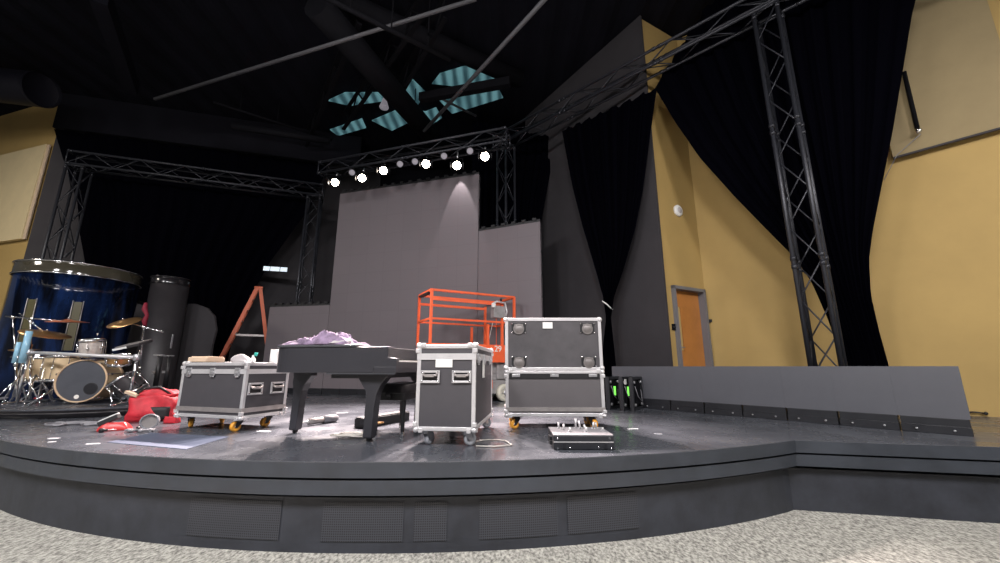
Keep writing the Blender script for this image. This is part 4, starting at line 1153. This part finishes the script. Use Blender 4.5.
# lyre with pedals
mb = MB(); mb.box((-.62, .66, .35), (.02, .03, .5)); mb.box((-.62, .78, .35), (.02, .03, .5)); mb.box((-.62, .72, .1), (.08, .22, .06)); ly = mb.build('lyre', 'piano', root)
for y in (.66, .72, .78): MB().box((-.54, y, .075), (.12, .025, .012)).build('pedal', 'bronze', ly)
# lilac cloth on the lid
Mp = Matrix.Translation(P0) @ Matrix.Rotation(pr, 4, 'Z')
q = Mp @ V((-.92, .2, ZT+.022))
rows = []
nx, ny = 110, 60
for j in range(ny+1):
    row = []
    for i in range(nx+1):
        u, v = i/nx, j/ny
        x = -.335+.755*u; y = -.17+.44*v
        e = min(1, u*9, (1-u)*9, v*7, (1-v)*7)
        hgt = .02+.10*math.exp(-((u-.66)/.17)**2)+.035*math.exp(-((u-.38)/.16)**2)
        w1 = .25*noise.noise(V((u*3, v*3, 2.2)))
        n1 = noise.noise(V((u*5, v*4, 1.7)))
        f1 = 1-abs(noise.noise(V((u*4.2+w1*3, v*9+u*4, 4.2))))*2.2
        f2 = 1-abs(noise.noise(V((u*9-v*5, v*17+u*9+w1*4, 7.7))))*2.2
        z = .005+e*max(.003, hgt*(.75+.6*n1)+(.020+.25*hgt)*max(0, f1)**2*.8+.013*max(0, f2)**2-.006)
        wob = .03*noise.noise(V((u*8, v*8, 9)))
        row.append(V((x+wob, y+.03*noise.noise(V((u*7, v*7, 3)))-.04*math.sin(u*3), z)))
    rows.append(row)
o = MB().grid(rows).build('draped_cloth', 'cloth', None, None, solid=.004); o.location = q; o.rotation_euler = (0, 0, pr)
tag(o, 'crumpled lilac cloth heaped on the piano lid', 'cloth')
q = Mp @ V((-.60, .10, ZT+.05))
o = soft_box((.2, .14, .06), 41, .05, 8, .5).build('white_rag', 'clothwhite', None, None); o.location = q+V((-.03, 0, -.012)); o.rotation_euler = (0, 0, pr+.4); tag(o, 'white rag tucked at the right end of the lilac cloth', 'cloth')
# bench
bl_, br2 = ground(383, 431), ground(408, 433)
bx = V((-1.02, 4.31, 0))
root = thing('piano_bench', 'black padded piano bench pushed under the keyboard', 'bench', bx, pr)
soft = soft_box((.36, .70, .085), 51, .012, 8, .93).build('cushion', 'leather', root); soft.location = (0, 0, .405)
MB().box((0, 0, .375), (.33, .66, .07)).build('apron', 'black', root, bevel=.006)
for sx in (-1, 1):
    for sy in (-1, 1):
        lg = MB().lathe([(.014, .0), (.018, .06), (.024, .3), (.026, .36)], (sx*.14, sy*.29, 0), n=12).build('leg', 'black', root)
        MB().lathe([(.022, 0), (.022, .03), (.018, .05)], (sx*.14, sy*.29, 0), n=12).build('foot_cap', 'chrome', lg)
MB().lathe([(0, -.03), (.03, -.03), (.03, .0), (.012, 0), (.012, .03), (0, .03)], (.0, -.36, .385), (0, -1, 0), 14).build('height_knob', 'black', root)
# black box under the piano
a, b = ground(355, 429), ground(401, 420.5)
dv = (b-a); L = dv.length
root = thing('equipment_box', 'long low black box on the floor under the piano', 'box', (a+b)/2+V((.03, .05, 0)), math.atan2(dv.y, dv.x))
MB().box((0, 0, .05), (L, .16, .10)).build('body', 'black', root, bevel=.006); MB().box((0, 0, .105), (L*.98, .14, .012)).build('top_plate', 'satinblack', root)
# grey caulking tool
a, b = ground(297, 427.5), ground(338, 421.5); dv = b-a; L = dv.length
root = thing('caulking_gun', 'grey handheld tool with a white nozzle lying beside the piano leg', 'tool', a, math.atan2(dv.y, dv.x))
MB().lathe([(.006, 0), (.012, L*.22), (.03, L*.24), (0, L*.24)], (0, 0, .045), (1, 0, 0), 14).build('nozzle', 'white', root)
MB().lathe([(0, L*.24), (.034, L*.24), (.036, L*.62), (0, L*.62)], (0, 0, .045), (1, 0, 0), 18).build('cartridge', 'aluraw', root)
MB().lathe([(0, L*.6), (.045, L*.6), (.048, L*.9), (.03, L*.97), (0, L*.98)], (0, 0, .045), (1, 0, 0), 18).build('grip_body', 'cable', root)
# cable pile near the front leg
p = ground(353, 438)
pts = []
for i in range(120):
    a = i*.5; r = .10+.05*math.sin(a*.31)
    pts.append(p+V((r*math.cos(a)+.05*math.sin(a*.21)-.02, .7*r*math.sin(a)+.03*math.cos(a*.4), .012+.028*abs(math.sin(a*.47)))))
tag(MB().tube(pts, .0075, 6).build('cable_coil', 'cablelight', None, p), 'loosely coiled pale cable beside the front piano leg', 'cable')

# ------------------------------------------------------------------ ladder
ap = at(259, 287.5, 10.72); H = ap.z
root = thing('step_ladder', 'orange fibreglass step ladder standing open behind the low flight case', 'ladder', V((ap.x, ap.y, 0)), R(29))
for name, sx, wid in (('front_rail', -1, .46), ('rear_rail', 1, .42)):
    for sy in (-1, 1):
        MB().bar((sx*.04, sy*.14, H-.04), (sx*(.88 if sx < 0 else .62), sy*wid/2, .02), .035, .085).build(name, 'fibre', root)
for i in range(8):
    t = (i+1)/9; x = lerp(-.04, -.88, t); z = lerp(H-.04, .02, t); y = lerp(.14, .23, t)
    MB().box((x, 0, z), (.09, 2*y, .025)).build('step', 'aluraw', root)
mb = MB()
for i in range(4):
    t = (i+1)/5; x = lerp(.04, .62, t); z = lerp(H-.04, .02, t); mb.bar((x, -.16-.05*t, z), (x, .16+.05*t, z), .025)
mb.build('rear_brace', 'aluraw', root)
MB().box((0, 0, H-.02), (.2, .34, .05)).build('top_cap', 'fibre', root, bevel=.01)
for sy in (-1, 1): MB().bar((-.42, sy*.18, H*.53), (.3, sy*.18, H*.53), .012, .028).build('spreader', 'aluraw', root)

# ------------------------------------------------------------------ scissor lift
FL, FR_, BL = at(432, 289.5, 7.2), at(514, 297, 8.05), at(417, 295, 7.85)
dv = FR_-FL; dv.z = 0; rz = math.atan2(dv.y, dv.x); LL_ = dv.length; ZR = FL.z
WW = .76
root = thing('scissor_lift', 'orange scissor lift parked behind the tall case', 'lift', V((FL.x, FL.y, 0)), rz)
ZD = .93
# deck and toe board
MB().box((LL_/2, WW/2, ZD-.0), (LL_, WW, .05)).build('platform_deck', 'liftgrey', root)
mb = MB()
for y in (0, WW): mb.box((LL_/2, y, ZD+.05), (LL_, .03, .2))
for x in (0, LL_): mb.box((x, WW/2, ZD+.05), (.03, WW, .2))
toe = mb.build('toe_board', 'orange', root)
# extension step: the right part of the side is deeper
MB().box((LL_*.83, -.012, ZD-.06), (LL_*.34, .03, .26)).build('side_cover', 'orange', root)
posts = [(0, 0), (LL_, 0), (0, WW), (LL_, WW), (LL_*.66, 0), (LL_*.84, 0), (LL_*.66, WW), (LL_*.84, WW)]
for i, (x, y) in enumerate(posts):
    MB().bar((x, y, ZD+.12), (x, y, ZR if i < 4 else (ZR-.12 if i % 2 else ZD+.55)), .045).build('guard_post', 'orange', root)
for y in (0, WW):
    MB().bar((0, y, ZR), (LL_, y, ZR), .045, .04).build('top_rail', 'orange', root)
    MB().bar((0, y, ZR-.17), (LL_*.84, y, ZR-.17), .03, .05).build('upper_rail', 'orange', root)
    MB().bar((0, y, ZD+.60), (LL_, y, ZD+.60), .035).build('mid_rail', 'orange', root)
for x in (0, LL_):
    MB().bar((x, 0, ZR), (x, WW, ZR), .045).build('end_rail', 'orange', root); MB().bar((x, 0, ZD+.6), (x, WW, ZD+.6), .035).build('end_mid_rail', 'orange', root)
MB().bar((0, .1, ZR-.035), (0, WW-.08, ZR-.035), .08, .03).build('gate_pad', 'black', root)
# controls
x = LL_*.80
cb = MB().box((x, .04, ZR-.33), (.26, .16, .24)).build('control_box', 'liftgrey', root, bevel=.012)
mb = MB(); mb.tube([(x-.16, -.06, ZR-.17), (x-.08, -.07, ZR-.13), (x+.1, -.07, ZR-.15), (x+.15, -.06, ZR-.32), (x+.12, -.06, ZR-.42)], .02, 8); mb.build('control_guard', 'alu', cb)
MB().tube([(x+.05, .02, ZR-.2), (x+.05, .0, ZR-.08)], .018, 8).ball((x+.05, 0, ZR-.07), .03, 8).build('joystick', 'black', cb)
MB().box((x-.15, -.05, ZR-.21), (.07, .06, .09)).build('end_switch', 'white', cb, bevel=.01)
MB().box((LL_*.93, .02, ZD+.42), (.16, .1, .34)).build('document_box', 'black', root, bevel=.01)
MB().bar((LL_*.66, 0, ZD+.14), (LL_*.72, 0, ZD+.58), .012).build('brace_rod', 'alu', root)
# number on the toe board
def text(body, size, m, parent, loc, rot):
    cu = bpy.data.curves.new('t', 'FONT'); cu.body = body; cu.size = size; cu.extrude = .002; cu.offset = size*.012
    tmp = bpy.data.objects.new('t', cu); C.objects.link(tmp)
    dg = bpy.context.evaluated_depsgraph_get(); me = bpy.data.meshes.new_from_object(tmp.evaluated_get(dg))
    bpy.data.objects.remove(tmp); ob = bpy.data.objects.new('lettering', me); C.objects.link(ob)
    me.materials.clear(); me.materials.append(M[m]); ob.parent = parent; ob.location = loc; ob.rotation_euler = rot
    return ob
text('29', .16, 'whitemark', root, (LL_*.735, -.03, ZD+.02), (R(90), 0, 0))
mb = MB()
for k, x in enumerate((.18, .27, .35, .44, .52, .62, .70, .78)):
    mb.box((x, -.018, ZD+.045), (.055, .004, .08 if k % 3 else .1), Matrix.Rotation(R(-14), 3, 'Y'))
mb.build('white_marking', 'whitemark', root)
# scissor stack
for y in (.14, WW-.14):
    mb = MB()
    for i in range(4):
        z0, z1 = .42+i*.115, .42+(i+1)*.115
        mb.bar((.12, y, z0), (LL_-.12, y, z1), .04, .07); mb.bar((.12, y, z1), (LL_-.12, y, z0), .04, .07)
    mb.build('scissor_arms', 'liftgrey', root)
ch = MB().box((LL_/2, WW/2, .27), (LL_-.06, WW-.12, .26)).build('chassis', 'liftgrey', root, bevel=.02)
MB().box((LL_/2, .03, .33), (LL_*.45, .06, .16)).build('battery_door', 'orange', ch, bevel=.01)
MB().prism([(LL_-.35, .42), (LL_-.05, .42), (LL_+.03, .58), (LL_-.06, .74), (LL_-.35, .74)], .06, .3, axis=1).build('rear_housing', 'liftgrey', root, bevel=.015)
for x in (.22, LL_-.22):
    for y in (.02, WW-.02):
        s = -1 if y < .3 else 1
        w_ = MB().lathe([(0, -.05), (.10, -.05), (.12, -.06), (.165, -.05), (.165, .05), (.12, .06), (.10, .05), (0, .05)], (x, y, .165), (0, 1, 0), 28).build('wheel', 'cream_wheel', root)
        mb = MB(); mb.lathe([(0, .015), (.045, .012), (.05, 0)], (x, y+s*.052, .165), (0, s, 0), 16)
        for i in range(6):
            a = i*math.pi/3; mb.lathe([(0, .012), (.012, .01), (.012, 0)], (x+.08*math.cos(a), y+s*.052, .165+.08*math.sin(a)), (0, s, 0), 8)
        mb.build('hub', 'steel', w_)

# ------------------------------------------------------------------ light
def area(name, loc, rot, size, e, col=(1, .95, .9)):
    l = bpy.data.lights.new(name, 'AREA'); l.energy = e; l.size = size; l.color = col
    o = bpy.data.objects.new(name, l); C.objects.link(o); o.location = loc; o.rotation_euler = rot; return o
def spot(name, loc, target, e, ang, blend=.5, col=(1, .9, .8), r=.06):
    l = bpy.data.lights.new(name, 'SPOT'); l.energy = e; l.spot_size = R(ang); l.spot_blend = blend; l.color = col; l.shadow_soft_size = r
    o = bpy.data.objects.new(name, l); C.objects.link(o); o.location = loc
    o.rotation_euler = (V(target)-V(loc)).to_track_quat('-Z', 'Y').to_euler(); return o
for x, e in ((-8, 300), (-4, 380), (0, 400), (4, 320)):
    area('house_light', (x, -1.6, 5.6), (R(28), 0, 0), 1.2, e, (1, .96, .965))
area('house_light', (8, 0.5, 5.4), (R(12), R(10), 0), 1.2, 175, (1, .93, .84))
area('house_light', (-12, 4.0, 6.0), (R(15), 0, 0), 1.2, 200, (1, .92, .82))
for i, (p, aim) in enumerate(spot_pts):
    t = V((p.x*.6, 4.6, 0))
    spot('bar_spot', p+aim*.08, t, 3000, 56, .9, (1, .84, .80))
p, aim = spot_pts[4]
vd = (vr-vl).normalized(); vn = V((vd.y, -vd.x, 0))
o_ = V((0, 0, EYE)); r_ = ray(457, 160); q_ = vl+vn*.25
sL = o_+r_*((q_-o_).dot(vn)/r_.dot(vn))
spot('wall_spot', sL, V((sL.x, sL.y, 2.0))-vn*.55, 110, 40, .25, (1, .9, .9), .02)

w = bpy.data.worlds.new('world'); bpy.context.scene.world = w; w.use_nodes = True
w.node_tree.nodes['Background'].inputs[0].default_value = (.8, .85, 1, 1)
w.node_tree.nodes['Background'].inputs[1].default_value = .06
sc = bpy.context.scene
sc.view_settings.view_transform = 'Standard'
sc.view_settings.exposure = 0.0
sc.cycles.max_bounces = 6
